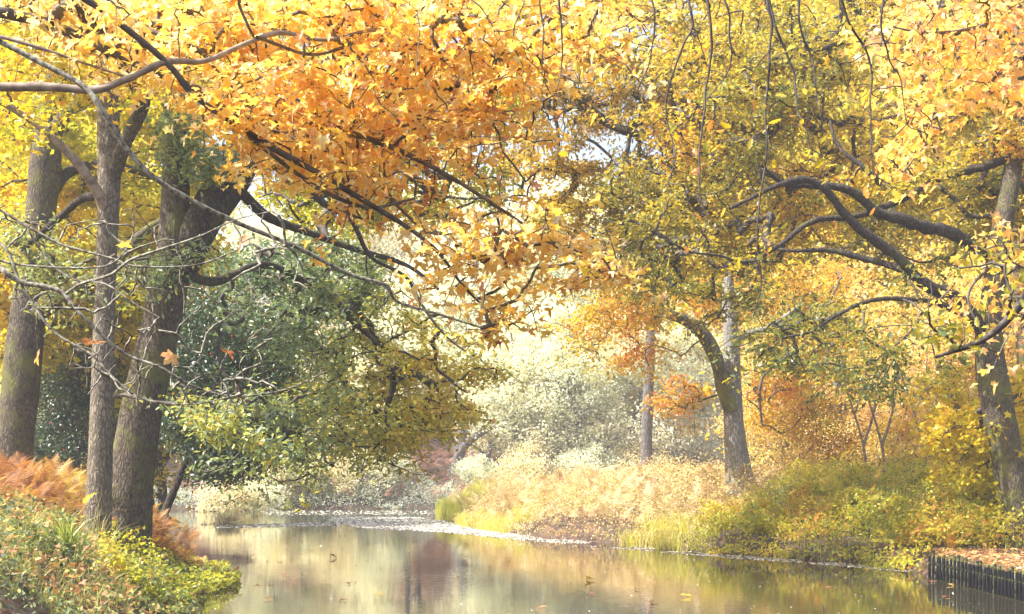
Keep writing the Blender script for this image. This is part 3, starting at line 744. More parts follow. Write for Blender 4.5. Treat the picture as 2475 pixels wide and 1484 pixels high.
sZ = sample_poly([(0, 480), (200, 520), (400, 520), (640, 500), (800, 640), (640, 720), (540, 800), (760, 900), (560, 1010), (330, 1000), (120, 860), (0, 740)], 260, 9.6, 10.6, gap=.3, gscale=1.5, seed=133)
pos, rad, links, n0 = grow(np.vstack(dp_), np.concatenate(dr_) * .5, sZ, .0028, .05, R, 2, .12)
twig_mesh('bare_twig_spray', pos, rad, links, M['twig_lichen'], tmp_, 4)  # bare lichened twigs without leaves
few = np.array([P(580, 575, 10), P(95, 855, 10), P(418, 855, 10), P(540, 850, 10), P(290, 590, 10), P(210, 815, 10.2), P(1290, 440, 12)])
leaves_obj('leaves', MAPLE, few, .10, M['maple'], tmp_, np.array([.1, .16, .18, .02, .4, .12, .1]), up=.2, spread=.9, droop=1.5, flutter=1.5)

# ------------------------------------------------------------------ near oak: twigs hanging from above
tn = empty('oak_tree', (11.5, 10.5, H(11.5, 10.5)), 'near oak whose thin dark twigs dangle down from the top edge right of centre', 'oak tree')
base = np.array([11.5, 10.5, H(11.5, 10.5)])
pth = catmull([base - [0, 0, .4], base + [0, 0, 3], base + [-.2, 0, 6], base + [-.2, 0, 8.5]], 10); rd = np.linspace(.4, .2, len(pth))
s = Soup(); s.add(*tube(pth, rd, 24, .1, 161)); s.build('trunk', M['bark_dark'], tn, True, 4)
ovh = [[(11.3, 10.5, 6.5), (8, 10.2, 7.0), (5, 10, 6.7), (2.8, 9.9, 6.2), (1.2, 9.8, 6.1)], [(11.3, 10.6, 5.8), (8, 10.8, 5.6), (5.6, 10.8, 4.9), (4.6, 10.6, 4.3), (3.8, 10.4, 4.0)], [(11.3, 10.4, 4.6), (7, 10.3, 4.6), (4.6, 10.2, 4.2), (4.0, 10.2, 3.7), (3.5, 10.1, 3.1), (3.0, 10.1, 2.9)]]
for k, o in enumerate(ovh):
    pp = wobble(catmull(o, 12), .08, 170 + k, 1.0); rr = np.linspace(.09, .012, len(pp))
    s = Soup(); s.add(*tube(pp, rr, 10, .2, 170 + k)); s.build('limb', M['twig_dark'], tn, True, 4)
    if k == 0: OVP = pp
    if k == 1: OVP1 = pp
    if k == 2: OVP2 = pp
def P0(px, py, d): return P(px, py, d)
hang = [
 [(1690, -60), (1700, 60), (1706, 150), (1690, 260), (1688, 380), (1700, 480), (1715, 540), (1690, 600)],
 [(1760, -60), (1765, 60), (1756, 160), (1700, 240)],
 [(1830, -60), (1848, 30), (1845, 130), (1846, 260), (1848, 400), (1840, 500), (1830, 590), (1836, 700), (1820, 780)],
 [(1850, -60), (1880, 50), (1915, 130), (1923, 200), (1928, 280), (1960, 360), (2030, 400)],
 [(1925, -60), (1935, 50), (1965, 130), (1970, 200), (1980, 290)],
 [(2030, -60), (2050, 40), (2085, 110), (2100, 190), (2110, 280), (2106, 350), (2106, 420)],
 [(1650, -60), (1665, 60), (1620, 180), (1600, 260), (1612, 330), (1625, 400), (1600, 460)],
 [(2130, -60), (2120, 50), (2150, 130), (2180, 200), (2190, 300)],
 [(1370, -60), (1364, 60), (1366, 150), (1350, 230)],
 [(1310, -60), (1305, 80), (1296, 180)],
 [(1560, -60), (1580, 40), (1570, 140), (1530, 240)],
]
hp, hr = [], []
rng2 = np.random.default_rng(91)
for k, hs in enumerate(hang):
    d = 9.6 + (k % 4) * .25
    top = P(hs[0][0], hs[0][1], d)
    att = OVP[np.argmin(((OVP - top) ** 2).sum(1))]
    pts = [att, (att + top) / 2 + [0, 0, .05], top] + [P(a, b, d + .05 * math.sin(j)) for j, (a, b) in enumerate(hs[1:])]
    pp = wobble(wobble(catmull(pts, 9), .05, 180 + k, 2.0), .018, 280 + k, 7.0); rr = np.linspace(.013, .0035, len(pp))
    s = Soup(); s.add(*tube(pp, rr, 6, .15, k)); s.build('hanging_twig', M['twig_dark'], tn, True, 4)
    hp.append(pp[18:]); hr.append(rr[18:])
HP = np.vstack(hp); HR = np.concatenate(hr)
idx = rng2.choice(len(HP), 150)
sH = HP[idx] + rng2.normal(0, .16, (150, 3)) - [0, 0, .18]
pos, rad, links, n0 = grow(HP, HR * .6, sH, .0018, -.05, rng2, 3, .18)
twig_mesh('crown_twigs', pos, rad, links, M['twig_dark'], tn, 4)
e = pos[n0 + 3::4]
def near_px(px, py, d, n, sg):
    return P(px, py, d) + rng2.normal(0, sg, (n, 3))
tips = np.vstack([e[rng2.random(len(e)) < .55], near_px(2110, 430, 10, 8, .06), near_px(2030, 420, 10, 7, .08), near_px(1830, 250, 10, 3, .06), near_px(1900, 270, 10, 3, .05), near_px(1720, 330, 10, 3, .08), near_px(2100, 180, 10, 6, .09)])
leaves_obj('crown', OAK, tips, .088 * rng2.uniform(.7, 1.1, len(tips)), M['oak_olive'], tn, rng2.uniform(.2, 1.05, len(tips)), up=.3, spread=.9, droop=1.4, flutter=.8)
# its lower leafy limb at the right edge
sK = sample_poly([(2180, 740), (2250, 640), (2400, 560), (2520, 560), (2520, 760), (2440, 760), (2380, 700), (2250, 850), (2180, 830)], 34, 9.9, 10.5, seed=191, rng=rng2)
pos, rad, links, n0 = grow(np.vstack([OVP1[30:], OVP2[20:]]), .01, sK, .003, .05, rng2, 3, .15)
twig_mesh('crown_twigs', pos, rad, links, M['twig_dark'], tn, 4)
e = pos[n0:]; e = np.repeat(e[rng2.random(len(e)) < .6], 2, 0) + rng2.normal(0, .05, (1, 3))
e = e + rng2.normal(0, .05, e.shape)
leaves_obj('crown', OAK, e, .088 * rng2.uniform(.6, 1.15, len(e)), M['oak_olive'], tn, rng2.normal(.36, .14, len(e)), up=.6, spread=.7, droop=.8, flutter=.8)

# ------------------------------------------------------------------ second maple on the right, peach leaves
tp = empty('maple_tree', (12.5, 17, H(12.5, 17)), 'maple outside the right edge whose peach and orange sprays hang at the upper right', 'maple tree')
base = np.array([12.5, 17, H(12.5, 17)])
pth = catmull([base - [0, 0, .4], base + [0, 0, 3], base + [-.2, 0, 6], base + [-.2, 0, 10]], 10); rd = np.linspace(.36, .16, len(pth))
s = Soup(); s.add(*tube(pth, rd, 24, .1, 201)); s.build('trunk', M['bark_grey'], tp, True, 4)
pl = [[(3700, -50, 17, 40), (3000, -140, 16.6, 30), (2700, -60, 16.4, 22), (2500, 10, 16.2, 14), (2380, 60, 16, 10), (2250, 80, 16, 7), (2130, 60, 16, 4)],
      [(3700, 120, 17, 36), (3000, 180, 16.4, 26), (2650, 180, 16.2, 16), (2480, 190, 16, 11), (2360, 250, 16, 8), (2260, 330, 16, 6), (2180, 420, 16, 4)],
      [(3700, 500, 17, 30), (3000, 500, 16, 22), (2650, 560, 15.6, 16), (2474, 580, 15.5, 12), (2400, 640, 15.4, 9), (2340, 720, 15.4, 6), (2400, 850, 15.4, 3)],
      [(2700, 620, 15.6, 12), (2560, 760, 15.4, 9), (2450, 800, 15.3, 6), (2400, 880, 15.3, 3)]]
pp_, pr_ = [], []
for k, sp in enumerate(pl):
    a, b = build_limb('limb', sp, M['twig_mid'], tp, 10, .18, 210 + k, 8, .03); pp_.append(a[16:]); pr_.append(b[16:])
sQ = np.vstack([sample_poly([(2080, 110), (2180, 20), (2300, -40), (2540, -40), (2540, 300), (2440, 330), (2340, 300), (2260, 420), (2180, 470), (2150, 400), (2230, 300), (2150, 250), (2080, 200)], 420, 15, 18.5, gap=.44, gscale=1.0, seed=221),
                sample_poly([(2190, 770), (2250, 700), (2260, 620), (2380, 560), (2400, 490), (2540, 480), (2540, 900), (2460, 860), (2400, 900), (2330, 740), (2240, 790)], 95, 14.6, 17.4, gap=.45, gscale=1.0, seed=222)])
pos, rad, links, n0 = grow(np.vstack(pp_), np.concatenate(pr_) * .5, sQ, .003, .04)
twig_mesh('crown_twigs', pos, rad, links, M['twig_mid'], tp, 4)
e = pos[n0:]; e = np.repeat(e[R.random(len(e)) < .85], 2, 0); e = e + R.normal(0, .11, e.shape)
leaves_obj('crown', MAPLE, e, .095 * R.uniform(.6, 1.2, len(e)), M['maple_peach'], tp, tint_fn(.5, .2, .3, .9)(e), up=1.0, spread=.6, droop=.9, flutter=.8)

# ------------------------------------------------------------------ generic woodland trees
def gen_tree(name, seed, h, cb, sp, leafmat, leafsize, nsam, per, bark, trunk_r, tmpl=RHOMB, mean=.5, twigs='twig_mid', lean=.03, sigma=.5, clump=.4):
    rng = np.random.default_rng(seed)
    root = empty(name, (0, 0, 0), '', '')
    n = 9
    top = np.array([rng.normal(0, lean * h), rng.normal(0, lean * h), h * .86])
    zz = np.linspace(0, 1, n)
    pts = np.stack([top[0] * zz + rng.normal(0, .012 * h, n) * (zz > .1), top[1] * zz + rng.normal(0, .012 * h, n) * (zz > .1), zz * top[2]], 1)
    pts[0, 2] = -.8
    path = catmull(pts, 5); rad = trunk_r * (1 - .85 * np.linspace(0, 1, len(path)) ** 1.1); rad[:3] *= [1.5, 1.25, 1.1]
    s = Soup(); s.add(*tube(path, rad, 16, .12, seed)); s.build('trunk', M[bark], root, True, 4)
    nodes = [path[int(len(path) * cb * .7):]]; nr = [rad[int(len(path) * cb * .7):]]
    ls = Soup()
    for k in range(11):
        f = cb * .75 + (1 - cb * .75) * (k + rng.random()) / 11 * .9
        i0 = min(int(f * len(path)), len(path) - 3); a = path[i0]
        an = k * 2.4 + rng.normal(0, .4); L = sp * (1.05 - .55 * (f - cb) / (1 - cb + .01)) * rng.uniform(.6, 1)
        dr = np.array([math.cos(an), math.sin(an), 0])
        lp = catmull([a, a + dr * L * .35 + [0, 0, L * .25], a + dr * L * .7 + [0, 0, L * .35], a + dr * L + [0, 0, L * .3]], 5) + rng.normal(0, .04, 3)
        lr = np.linspace(rad[i0] * .55, .02, len(lp)); ls.add(*tube(lp, lr, 7, .1, seed + k)); nodes.append(lp); nr.append(lr)
    ls.build('branches', M[bark], root, True, 4)
    cz = h * (1 + cb) / 2; rz = h * (1 - cb) / 2
    q = rng.normal(0, 1, (nsam * 5, 3)); q = norm(q) * (rng.random((len(q), 1)) ** .45)
    q[:, :2] *= (1 - .25 * q[:, 2:3])
    q = q * [sp, sp, rz] + [top[0] * .5, top[1] * .5, cz]
    q = q[vnoise(q * [1, 1, 1.5], 2.2 / sp, seed) > .47][:nsam]
    pos, n0 = crown(root, np.vstack(nodes), np.concatenate(nr) * .5, q, tmpl, M[leafmat], leafsize, per, tint_fn(mean, .16, clump, 1.3 / sp * 2, seed), M[twigs], r0=.012, sigma=sigma, rng=rng, up=.7, spread=.8, sides=3, mids=1)
    return root

def kids(o): return [c for c in bpy.data.objects if c.parent == o]
def copy_tree(o, ch):
    c = o.copy(); COL.objects.link(c)
    for k in ch:
        d = k.copy(); COL.objects.link(d); d.parent = c
    return c
PROTO = {
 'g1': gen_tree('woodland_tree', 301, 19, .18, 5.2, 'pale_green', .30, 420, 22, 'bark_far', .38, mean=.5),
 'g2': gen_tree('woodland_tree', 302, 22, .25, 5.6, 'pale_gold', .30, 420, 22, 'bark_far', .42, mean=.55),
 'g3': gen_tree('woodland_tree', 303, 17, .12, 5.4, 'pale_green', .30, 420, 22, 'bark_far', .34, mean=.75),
 'g4': gen_tree('woodland_tree', 304, 21, .32, 4.2, 'conifer', .26, 380, 20, 'bark_far', .36, mean=.5),
 'y1': gen_tree('woodland_tree', 305, 16, .12, 4.6, 'maple_yellow', .24, 460, 20, 'bark_dark', .28, mean=.5),
 'o1': gen_tree('woodland_tree', 306, 12, .08, 3.6, 'orange_bush', .18, 420, 20, 'bark_dark', .18, mean=.78, sigma=.36),
 'o2': gen_tree('woodland_tree', 307, 9, .05, 3.2, 'orange_bush', .17, 420, 18, 'bark_beech', .12, mean=.7, sigma=.32),
 's1': gen_tree('bush', 308, 3.4, .0, 2.0, 'pale_gold', .14, 260, 18, 'bark_dark', .05, mean=.6, sigma=.22),
 'b1': gen_tree('bush', 311, 3.0, .0, 2.2, 'bramble', .17, 300, 18, 'bark_dark', .04, mean=.62, sigma=.24, tmpl=OVAL),
 's2': gen_tree('bush', 309, 3.0, .0, 1.9, 'pale_green', .14, 260, 18, 'bark_dark', .05, mean=.45, sigma=.22),
}
KIDS = {k: kids(v) for k, v in PROTO.items()}
used = set()
def place(kind, x, y, label, cat, group=None, sc=1.0, rz=None, dz=0.0, name=None, sz=1.0):
    if kind in used: o = copy_tree(PROTO[kind], KIDS[kind])
    else: o = PROTO[kind]; used.add(kind)
    if name: o.name = name
    o.location = (x, y, H(x, y) - .1 + dz)
    o.rotation_euler = (0, 0, R.uniform(0, 6.28) if rz is None else rz)
    o.scale = (sc, sc, sc * sz)
    o['label'] = label; o['category'] = cat
    if group: o['group'] = group
    elif 'group' in o: del o['group']
    return o
def PX(px, d): return (px - 1237) / FPX * d

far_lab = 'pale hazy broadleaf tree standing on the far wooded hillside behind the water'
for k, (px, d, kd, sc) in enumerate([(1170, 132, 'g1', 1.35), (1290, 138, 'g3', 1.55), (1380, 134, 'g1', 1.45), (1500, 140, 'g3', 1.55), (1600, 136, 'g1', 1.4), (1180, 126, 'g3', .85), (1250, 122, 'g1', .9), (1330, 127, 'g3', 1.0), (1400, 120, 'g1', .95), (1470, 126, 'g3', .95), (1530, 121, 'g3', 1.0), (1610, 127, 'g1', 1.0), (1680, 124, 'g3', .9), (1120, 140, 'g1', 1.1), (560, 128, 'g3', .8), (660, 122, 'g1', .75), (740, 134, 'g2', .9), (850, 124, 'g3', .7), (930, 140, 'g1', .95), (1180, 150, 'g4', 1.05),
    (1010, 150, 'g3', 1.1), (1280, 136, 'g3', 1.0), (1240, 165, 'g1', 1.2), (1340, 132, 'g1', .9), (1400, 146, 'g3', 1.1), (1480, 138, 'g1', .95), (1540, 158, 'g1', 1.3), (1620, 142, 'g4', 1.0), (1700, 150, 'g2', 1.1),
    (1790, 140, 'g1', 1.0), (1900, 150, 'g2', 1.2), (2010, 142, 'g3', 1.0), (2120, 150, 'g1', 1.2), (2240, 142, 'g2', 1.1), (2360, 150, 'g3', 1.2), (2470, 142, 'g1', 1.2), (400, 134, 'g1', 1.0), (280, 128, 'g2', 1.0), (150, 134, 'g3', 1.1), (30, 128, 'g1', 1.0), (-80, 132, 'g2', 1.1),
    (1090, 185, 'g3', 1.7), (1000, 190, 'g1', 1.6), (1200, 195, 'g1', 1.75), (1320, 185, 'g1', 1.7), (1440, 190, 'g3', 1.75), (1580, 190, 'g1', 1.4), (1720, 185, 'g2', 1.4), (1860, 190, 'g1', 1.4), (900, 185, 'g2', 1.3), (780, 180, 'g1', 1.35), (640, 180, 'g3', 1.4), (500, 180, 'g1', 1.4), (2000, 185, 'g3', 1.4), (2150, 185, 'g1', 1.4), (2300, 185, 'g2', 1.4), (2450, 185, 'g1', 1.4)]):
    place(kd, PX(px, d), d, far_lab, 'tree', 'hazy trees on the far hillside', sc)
far_bush = 'low hazy bush at the foot of the far bank, right at the waterline'
for k, (px, d, kd, sc) in enumerate([(560, 104, 's1', 1.3), (620, 110, 's2', 1.4), (690, 115.5, 's1', 1.5), (750, 116, 's2', 1.2), (800, 117, 's1', 1.6), (850, 116, 's1', 1.1), (905, 116.5, 's2', 1.5), (940, 118, 's1', 1.2), (1150, 119, 's2', 1.1), (1290, 118, 's1', 1.5), (1420, 117, 's2', 1.6), (1540, 119, 's1', 1.5)]):
    place(kd, PX(px, d), d, far_bush, 'bush', 'bushes along the far waterline', sc)
yl = 'bright yellow green tree in the sunlit wood behind the three left trunks'
for k, (px, d, kd, sc) in enumerate([(60, 50, 'y1', .9), (220, 54, 'y1', 1.0), (360, 49, 'y1', .9), (-100, 56, 'y1', 1.1), (470, 58, 'y1', 1.0), (120, 68, 'y1', 1.3), (330, 72, 'y1', 1.4), (560, 66, 'y1', 1.0), (-60, 76, 'y1', 1.4), (480, 84, 'g3', 1.1), (620, 84, 'y1', 1.1)]):
    place(kd, PX(px, d) - (5.5 if px > 400 else 0), d, yl, 'tree', 'yellow green trees behind the left trunks', sc)
ol = 'peach and orange leafed small tree in the thicket on the right bank'
for k, (px, d, kd, sc) in enumerate([(1900, 60, 'o2', .9), (1980, 66, 'o1', 1.0), (2070, 60, 'o2', 1.0), (2150, 66, 'o1', 1.1), (2230, 58, 'o2', 1.0), (2310, 64, 'o1', 1.1), (2400, 57, 'o2', 1.1), (2480, 62, 'o1', 1.2), (2030, 76, 'o1', 1.3), (2200, 80, 'o1', 1.5), (2380, 78, 'o1', 1.5), (1900, 78, 'o1', 1.2), (1980, 52, 'o2', .55), (2170, 50, 'o2', .6), (2300, 47, 'o2', .5), (2560, 56, 'o1', 1.2), (2120, 95, 'y1', 1.3), (2300, 98, 'g2', 1.1), (1950, 98, 'y1', 1.1), (2500, 92, 'y1', 1.5)]):
    place(kd, PX(px, d), d, ol, 'tree', 'orange small trees of the right bank thicket', sc)
gl = 'tall golden tree standing in the wood behind the right bank oak canopy'
for px, d, kd, sc in [(1330, 88, 'g3', 1.9), (1620, 78, 'y1', 1.9), (1760, 84, 'y1', 2.1), (1900, 72, 'y1', 1.8), (2050, 80, 'y1', 2.0), (2200, 72, 'y1', 1.8), (2340, 82, 'y1', 2.1), (2470, 70, 'y1', 1.8)]:
    if px > 1800: place(kd, PX(px, d), d + (6 if px < 1800 else 0), gl, 'tree', 'tall golden trees behind the right canopy', sc, sz=1.05)
place('s1', PX(545, 70) , 70, 'pale twiggy bush leaning over the water beyond the left bank', 'bush', None, .6)
place('s1', PX(120, 44), 44, 'sunlit pale bush glowing between the two left trunks', 'bush', None, 1.0)

# individual far trunks seen across the water
def bare_tree(name, specs, mat, label, cat='tree', base=None, leaf=None):
    b = specs[0][0]
    t = empty(name, trunk_base(b[0], b[1], b[2]), label, cat)
    L = []
    for k, sp in enumerate(specs):
        a, r = build_limb('trunk' if k == 0 else 'limb', sp, M[mat], t, 14, .12, 400 + k + int(b[0]), 8); L.append((a, r))
    if leaf:
        poly, n, d0, d1, lm, size, mean = leaf
        sp = sample_poly(poly, n, d0, d1, gap=.4, gscale=.4, seed=int(b[0]))
        crown(t, np.vstack([a for a, r in L]), np.concatenate([r for a, r in L]) * .3, sp, RHOMB, M[lm], size, 12, tint_fn(mean, .16, .35), M['twig_mid'], r0=.01, sigma=.5, sides=3)
    return t
bare_tree('oak_tree', [[(1085, 1190, 124, 44), (1095, 1150, 124, 34), (1110, 1100, 124, 28), (1120, 1020, 124, 24), (1118, 940, 124, 16)], [(1105, 1110, 124, 24), (1130, 1070, 123, 20), (1175, 1040, 122, 14), (1230, 1020, 121, 8)], [(1108, 1100, 124, 16), (1080, 1040, 125, 12), (1040, 1020, 126, 7)]], 'bark_far',
          'forked far bank oak with a limb reaching right, rising from rusty bracken', 'tree', None, ([(1160, 860), (1330, 800), (1450, 900), (1460, 1060), (1350, 1090), (1220, 1060), (1150, 1000)], 320, 117, 123, 'pale_green', .28, .6))
bare_tree('slim_tree', [[(980, 1220, 119, 20), (980, 1150, 119, 16), (984, 1050, 119, 14), (986, 930, 119, 9)]], 'bark_far', 'slim straight grey trunk at the far waterline left of the rusty bracken', 'tree', None,
          ([(860, 960), (1000, 930), (1010, 1080), (960, 1180), (880, 1200)], 120, 117, 121, 'pale_green', .26, .6))
bare_tree('pine_tree', [[(1562, 1160, 100, 32), (1562, 1060, 100, 28), (1566, 960, 100, 26), (1572, 800, 100, 22), (1575, 640, 100, 16)]], 'bark_far', 'tall straight hazy trunk behind the peninsula, left of the grey forked tree', 'tree')
bare_tree('broken_tree', [[(2026, 1160, 56, 40), (2026, 1060, 56, 34), (2030, 960, 56, 30), (2032, 860, 56, 26)], [(2050, 1060, 56, 30), (2020, 1000, 56, 20), (1960, 940, 56, 18), (1890, 870, 56, 15)]], 'bark_beech', 'pale snapped trunk standing inside the orange thicket on the right bank', 'tree')
for k, (x0, d) in enumerate([(2085, 46), (2130, 45), (2230, 46)]):
    sp = [[(x0, 1210, d, 8), (x0 + 6, 1120, d, 7), (x0 - 6, 1050, d, 6), (x0 - 34, 960, d, 5), (x0 - 60, 880, d, 4)], [(x0, 1080, d, 8), (x0 + 25, 1000, d, 6), (x0 + 40, 900, d, 4)], [(x0 - 20, 1000, d, 5), (x0 + 4, 930, d, 4), (x0 + 10, 860, d, 3)]]
    bare_tree('sapling', sp, 'twig_tan', ['thin forked sapling with bare tan stems right of the snapped trunk', 'second bare tan sapling, close right of the forked one', 'lone bare tan sapling standing nearer the right edge oak'][k], 'sapling')

# ------------------------------------------------------------------ undergrowth
def poly_pts(poly, n, rng=R):
    poly = np.asarray(poly, float); lo, hi = poly.min(0), poly.max(0); out = []; c = 0
    while c < n:
        q = rng.uniform(lo, hi, (n * 3, 2)); q = q[in_poly(q[:, 0], q[:, 1], poly)]; out.append(q); c += len(q)
    return np.concatenate(out)[:n]

def cover(name, pts, hmax, tmpl, mat, size, tintf, label, cat, edge=.0, up=.9, spread=.7, droop=.3, mound=.6, seed=0, fill=.6, parent=None, over=0.0):
    d = shore(pts[:, 0], pts[:, 1])
    k = d > -over; pts = pts[k]; d = d[k]
    z = np.maximum(height(pts[:, 0], pts[:, 1]), 0.02)
    q = np.stack([pts[:, 0], pts[:, 1], 0 * z], 1)
    m = vnoise(q, mound, seed) * .65 + vnoise(q, mound * 3, seed + 1) * .35
    top = hmax * (.12 + 1.35 * np.clip(m * 1.5 - .25, 0, 1.1)) * (.3 + .7 * sm((d + over) / (.7 + over)))
    f = R.random(len(z)) ** fill
    p = np.stack([pts[:, 0], pts[:, 1], z + top * f + .02], 1)
    o = leaves_obj(name, tmpl, p, size * R.uniform(.6, 1.25, len(p)), M[mat], None, tintf(p), up=up, spread=spread, droop=droop, flutter=.4)
    return tag(o, label, cat, kind='stuff')

def blades(name, pts, length, width, mat, label, cat, tmean=.5, lean=.35, seed=0, kind='stuff', parent=None, z0=None):
    n = len(pts)
    z = np.maximum(height(pts[:, 0], pts[:, 1]), 0.0) if z0 is None else np.full(n, z0)
    b = np.stack([pts[:, 0], pts[:, 1], z - .03], 1)
    a = R.uniform(0, 2 * np.pi, n); L = length * R.uniform(.5, 1.15, n); dr = np.stack([np.cos(a), np.sin(a), 0 * a], 1)
    ln = lean * R.uniform(.2, 1.6, n)
    side = np.stack([-np.sin(a + .8), np.cos(a + .8), 0 * a], 1) * width
    Vs = []
    for f, wv_ in ((0, 1), (.35, .9), (.7, .6), (1, .05)):
        c = b + dr * (ln * L * f * f)[:, None] + np.array([0, 0, 1]) * (L * (f - .35 * ln * f ** 3))[:, None]
        Vs += [c - side * wv_ * .5, c + side * wv_ * .5]
    V = np.stack(Vs, 1).reshape(-1, 3)
    T = np.array([(0, 1, 3, 2), (2, 3, 5, 4), (4, 5, 7, 6)])[None] + (np.arange(n) * 8)[:, None, None]
    o = mesh_tris(name, V, T.reshape(-1, 4), M[mat], parent, np.repeat(np.clip(R.normal(tmean, .22, n), 0, 1), 8), size=4)
    if kind: tag(o, label, cat, kind=kind)
    return o

def frond_tmpl(n=12):
    V, T = [], []
    def tri(a, b, c):
        k = len(V); V.extend([a, b, c]); T.append((k, k + 1, k + 2))
    for i in range(n):
        y = .12 + .88 * i / n; w = .34 * math.sin(min(1, (1 - i / n) * 1.25) * math.pi / 2) * (1 - i / n) ** .35; z = .35 * y - .55 * y * y
        for sgn in (1, -1):
            tri((0, y, z), (0, y + .045, z), (sgn * w, y + .10, z - .10 * w))
    zf = lambda y: .35 * y - .55 * y * y
    for i in range(4):
        y0, y1 = i / 4, (i + 1) / 4
        tri((-.008, y0, zf(y0)), (.008, y0, zf(y0)), (0, y1, zf(y1)))
    return np.array(V), np.array(T)
FROND = frond_tmpl()
def fronds(name, pts, size, mat, label, cat, tmean=.5, kind='stuff', zoff=0.0, rise=.5, parent=None):
    n = len(pts); z = height(pts[:, 0], pts[:, 1])
    a = R.uniform(0, 2 * np.pi, n)
    y = norm(np.stack([np.cos(a), np.sin(a), R.uniform(rise * .3, rise * 2.4, n)], 1))
    x = norm(np.cross(y, np.array([0, 0, 1.0])) + R.normal(0, .15, (n, 3))); nn = np.cross(x, y)
    tv, tt = FROND; s = (size * R.uniform(.6, 1.15, n))[:, None, None]
    base = np.stack([pts[:, 0], pts[:, 1], z + zoff * R.random(n)], 1)
    V = (tv[None, :, 0:1] * x[:, None] + tv[None, :, 1:2] * y[:, None] + tv[None, :, 2:3] * nn[:, None]) * s + base[:, None]
    T = tt[None] + (np.arange(n) * len(tv))[:, None, None]
    t = R.normal(tmean, .18, n) + (vnoise(base, .5, 44) - .5) * .5
    o = mesh_tris(name, V.reshape(-1, 3), T.reshape(-1, 3), M[mat], parent, np.repeat(np.clip(t, 0, 1), len(tv)))
    if kind: tag(o, label, cat, kind=kind)
    return o

# left bank
LB = [(-4.6, 14), (-4.7, 21.7), (-5.1, 27), (-6.8, 33), (-9, 38), (-18, 38), (-18, 14)]
pl_ = poly_pts(LB, 62000)
cover('ivy_cover', pl_, .42, OVAL, 'ivy', .085, tint_fn(.58, .24, .45, .7, 61), 'mixed ivy and low green leaves covering the left bank', 'ground cover', mound=.9, seed=61, over=.2)
edge = poly_pts([(-4.9, 21), (-5.4, 24), (-5.3, 28), (-5.6, 30), (-7.5, 33), (-8.5, 33), (-7.4, 27), (-6.8, 24), (-6.2, 21)], 12000)
cover('bramble', edge, .75, OVAL, 'bramble', .085, tint_fn(.42, .2, .35, .8, 62), 'bramble spilling from the left bank down to the water', 'bramble', mound=.8, seed=62, over=.75)
fronds('bracken', poly_pts([(-14, 22), (-9.2, 20), (-7.8, 24), (-7.2, 29), (-6.6, 31), (-9, 35), (-14, 36)], 6000), .42, 'bracken', 'rust brown dead bracken around the feet of the left trunks', 'bracken', .5, zoff=.45)
blades('grass', poly_pts([(-9.5, 17), (-5.3, 17), (-5.5, 22), (-6.3, 25.5), (-9.5, 24)], 2600), .55, .012, 'grass', 'long thin grass blades scattered over the left bank', 'grass', .62, .6)
def tuft(px, py, d, n, L, w, label, tm=.3):
    p = P(px, py, d); z = H(p[0], p[1]); t = empty('sedge_tuft', (p[0], p[1], z), label, 'grass tuft')
    pts = p[:2] + R.normal(0, .10, (n, 2))
    blades('blades', pts, L, w, 'grass', None, None, tm, .55, kind=None, parent=t)
lg = poly_pts([(-12, 21), (-7.4, 21), (-6.9, 25), (-7.2, 29), (-9, 33), (-14, 33)], 2600)
lg = lg[vnoise(np.c_[lg, 0 * lg[:, 0]], .5, 35) > .55]
fronds('golden_bracken', lg, .4, 'bramble', 'golden yellow bracken and weeds glowing between the left trunks', 'bracken', .85, zoff=.8, rise=.8)
rl = poly_pts([(-11, 17), (-5.3, 17), (-5.6, 22), (-6.4, 26), (-8, 29), (-11, 26)], 1500)
o = leaves_obj('fallen_leaves', MAPLE_S, np.c_[rl, height(rl[:, 0], rl[:, 1]) + R.uniform(.1, .42, len(rl))], .12 * R.uniform(.6, 1.2, len(rl)), M['litter'], None, R.normal(.55, .25, len(rl)), up=1.2, spread=.6)
tag(o, 'brown fallen leaves caught in the green cover of the left bank', 'leaf litter', kind='stuff')
tuft(165, 1400, 20.5, 130, .95, .03, 'large dark green sedge tuft on the left bank in the foreground', .2)
tuft(70, 1440, 20, 60, .6, .025, 'smaller sedge tuft near the lower left corner')
tuft(560 - 320, 1290, 22.5, 40, 1.1, .014, 'thin pale grass tuft at the foot of the slim upright tree', .8)
for k, (px, d, lb) in enumerate([(20, 26, 'rusty fern clump at the left edge below the first trunk'), (130, 27, 'golden sunlit fern clump between the first two trunks'), (385, 28.5, 'orange fern clump to the right of the leaning oak')]):
    x = PX(px, d); t = empty('fern', (x, d, H(x, d)), lb, 'fern')
    fronds('fronds', np.array([(x, d)]) + R.normal(0, .36, (260, 2)), .45, 'bracken', None, None, [.4, .85, .4][k], None, 1.0, .8, t)

# right bank and peninsula
RB = [(8.7, 29.5), (8.7, 31.0), (8.8, 31.8), (8.2, 35), (6.6, 38), (5.0, 41.4), (10, 50), (26, 50), (22, 30.8), (12.5, 30.4)]
pr = poly_pts(RB, 85000)
pr = pr[~((pr[:, 1] < 33 - (pr[:, 0] - 9) * .0) & (pr[:, 0] < 14) & (pr[:, 1] < 31.4))]
cover('bramble', pr, .95, OVAL, 'bramble', .10, tint_fn(.56, .18, .45, .6, 63), 'dense yellow green bramble bank above the right waterline', 'bramble', mound=.9, seed=63, over=.45, up=.8, spread=.8)
gb = poly_pts(RB, 900)
gb = gb[vnoise(np.c_[gb, 0 * gb[:, 0]], .45, 15) > .5]
fronds('green_fern_bracken', gb, .55, 'bramble', 'pale yellow green ferns rising out of the bramble on the right bank', 'bracken', .7, zoff=1.2, rise=.7)
ws = poly_pts(RB, 2600); ws = ws[(vnoise(np.c_[ws, 0 * ws[:, 0]], .5, 16) > .45) & (ws[:, 1] > 34.5)]
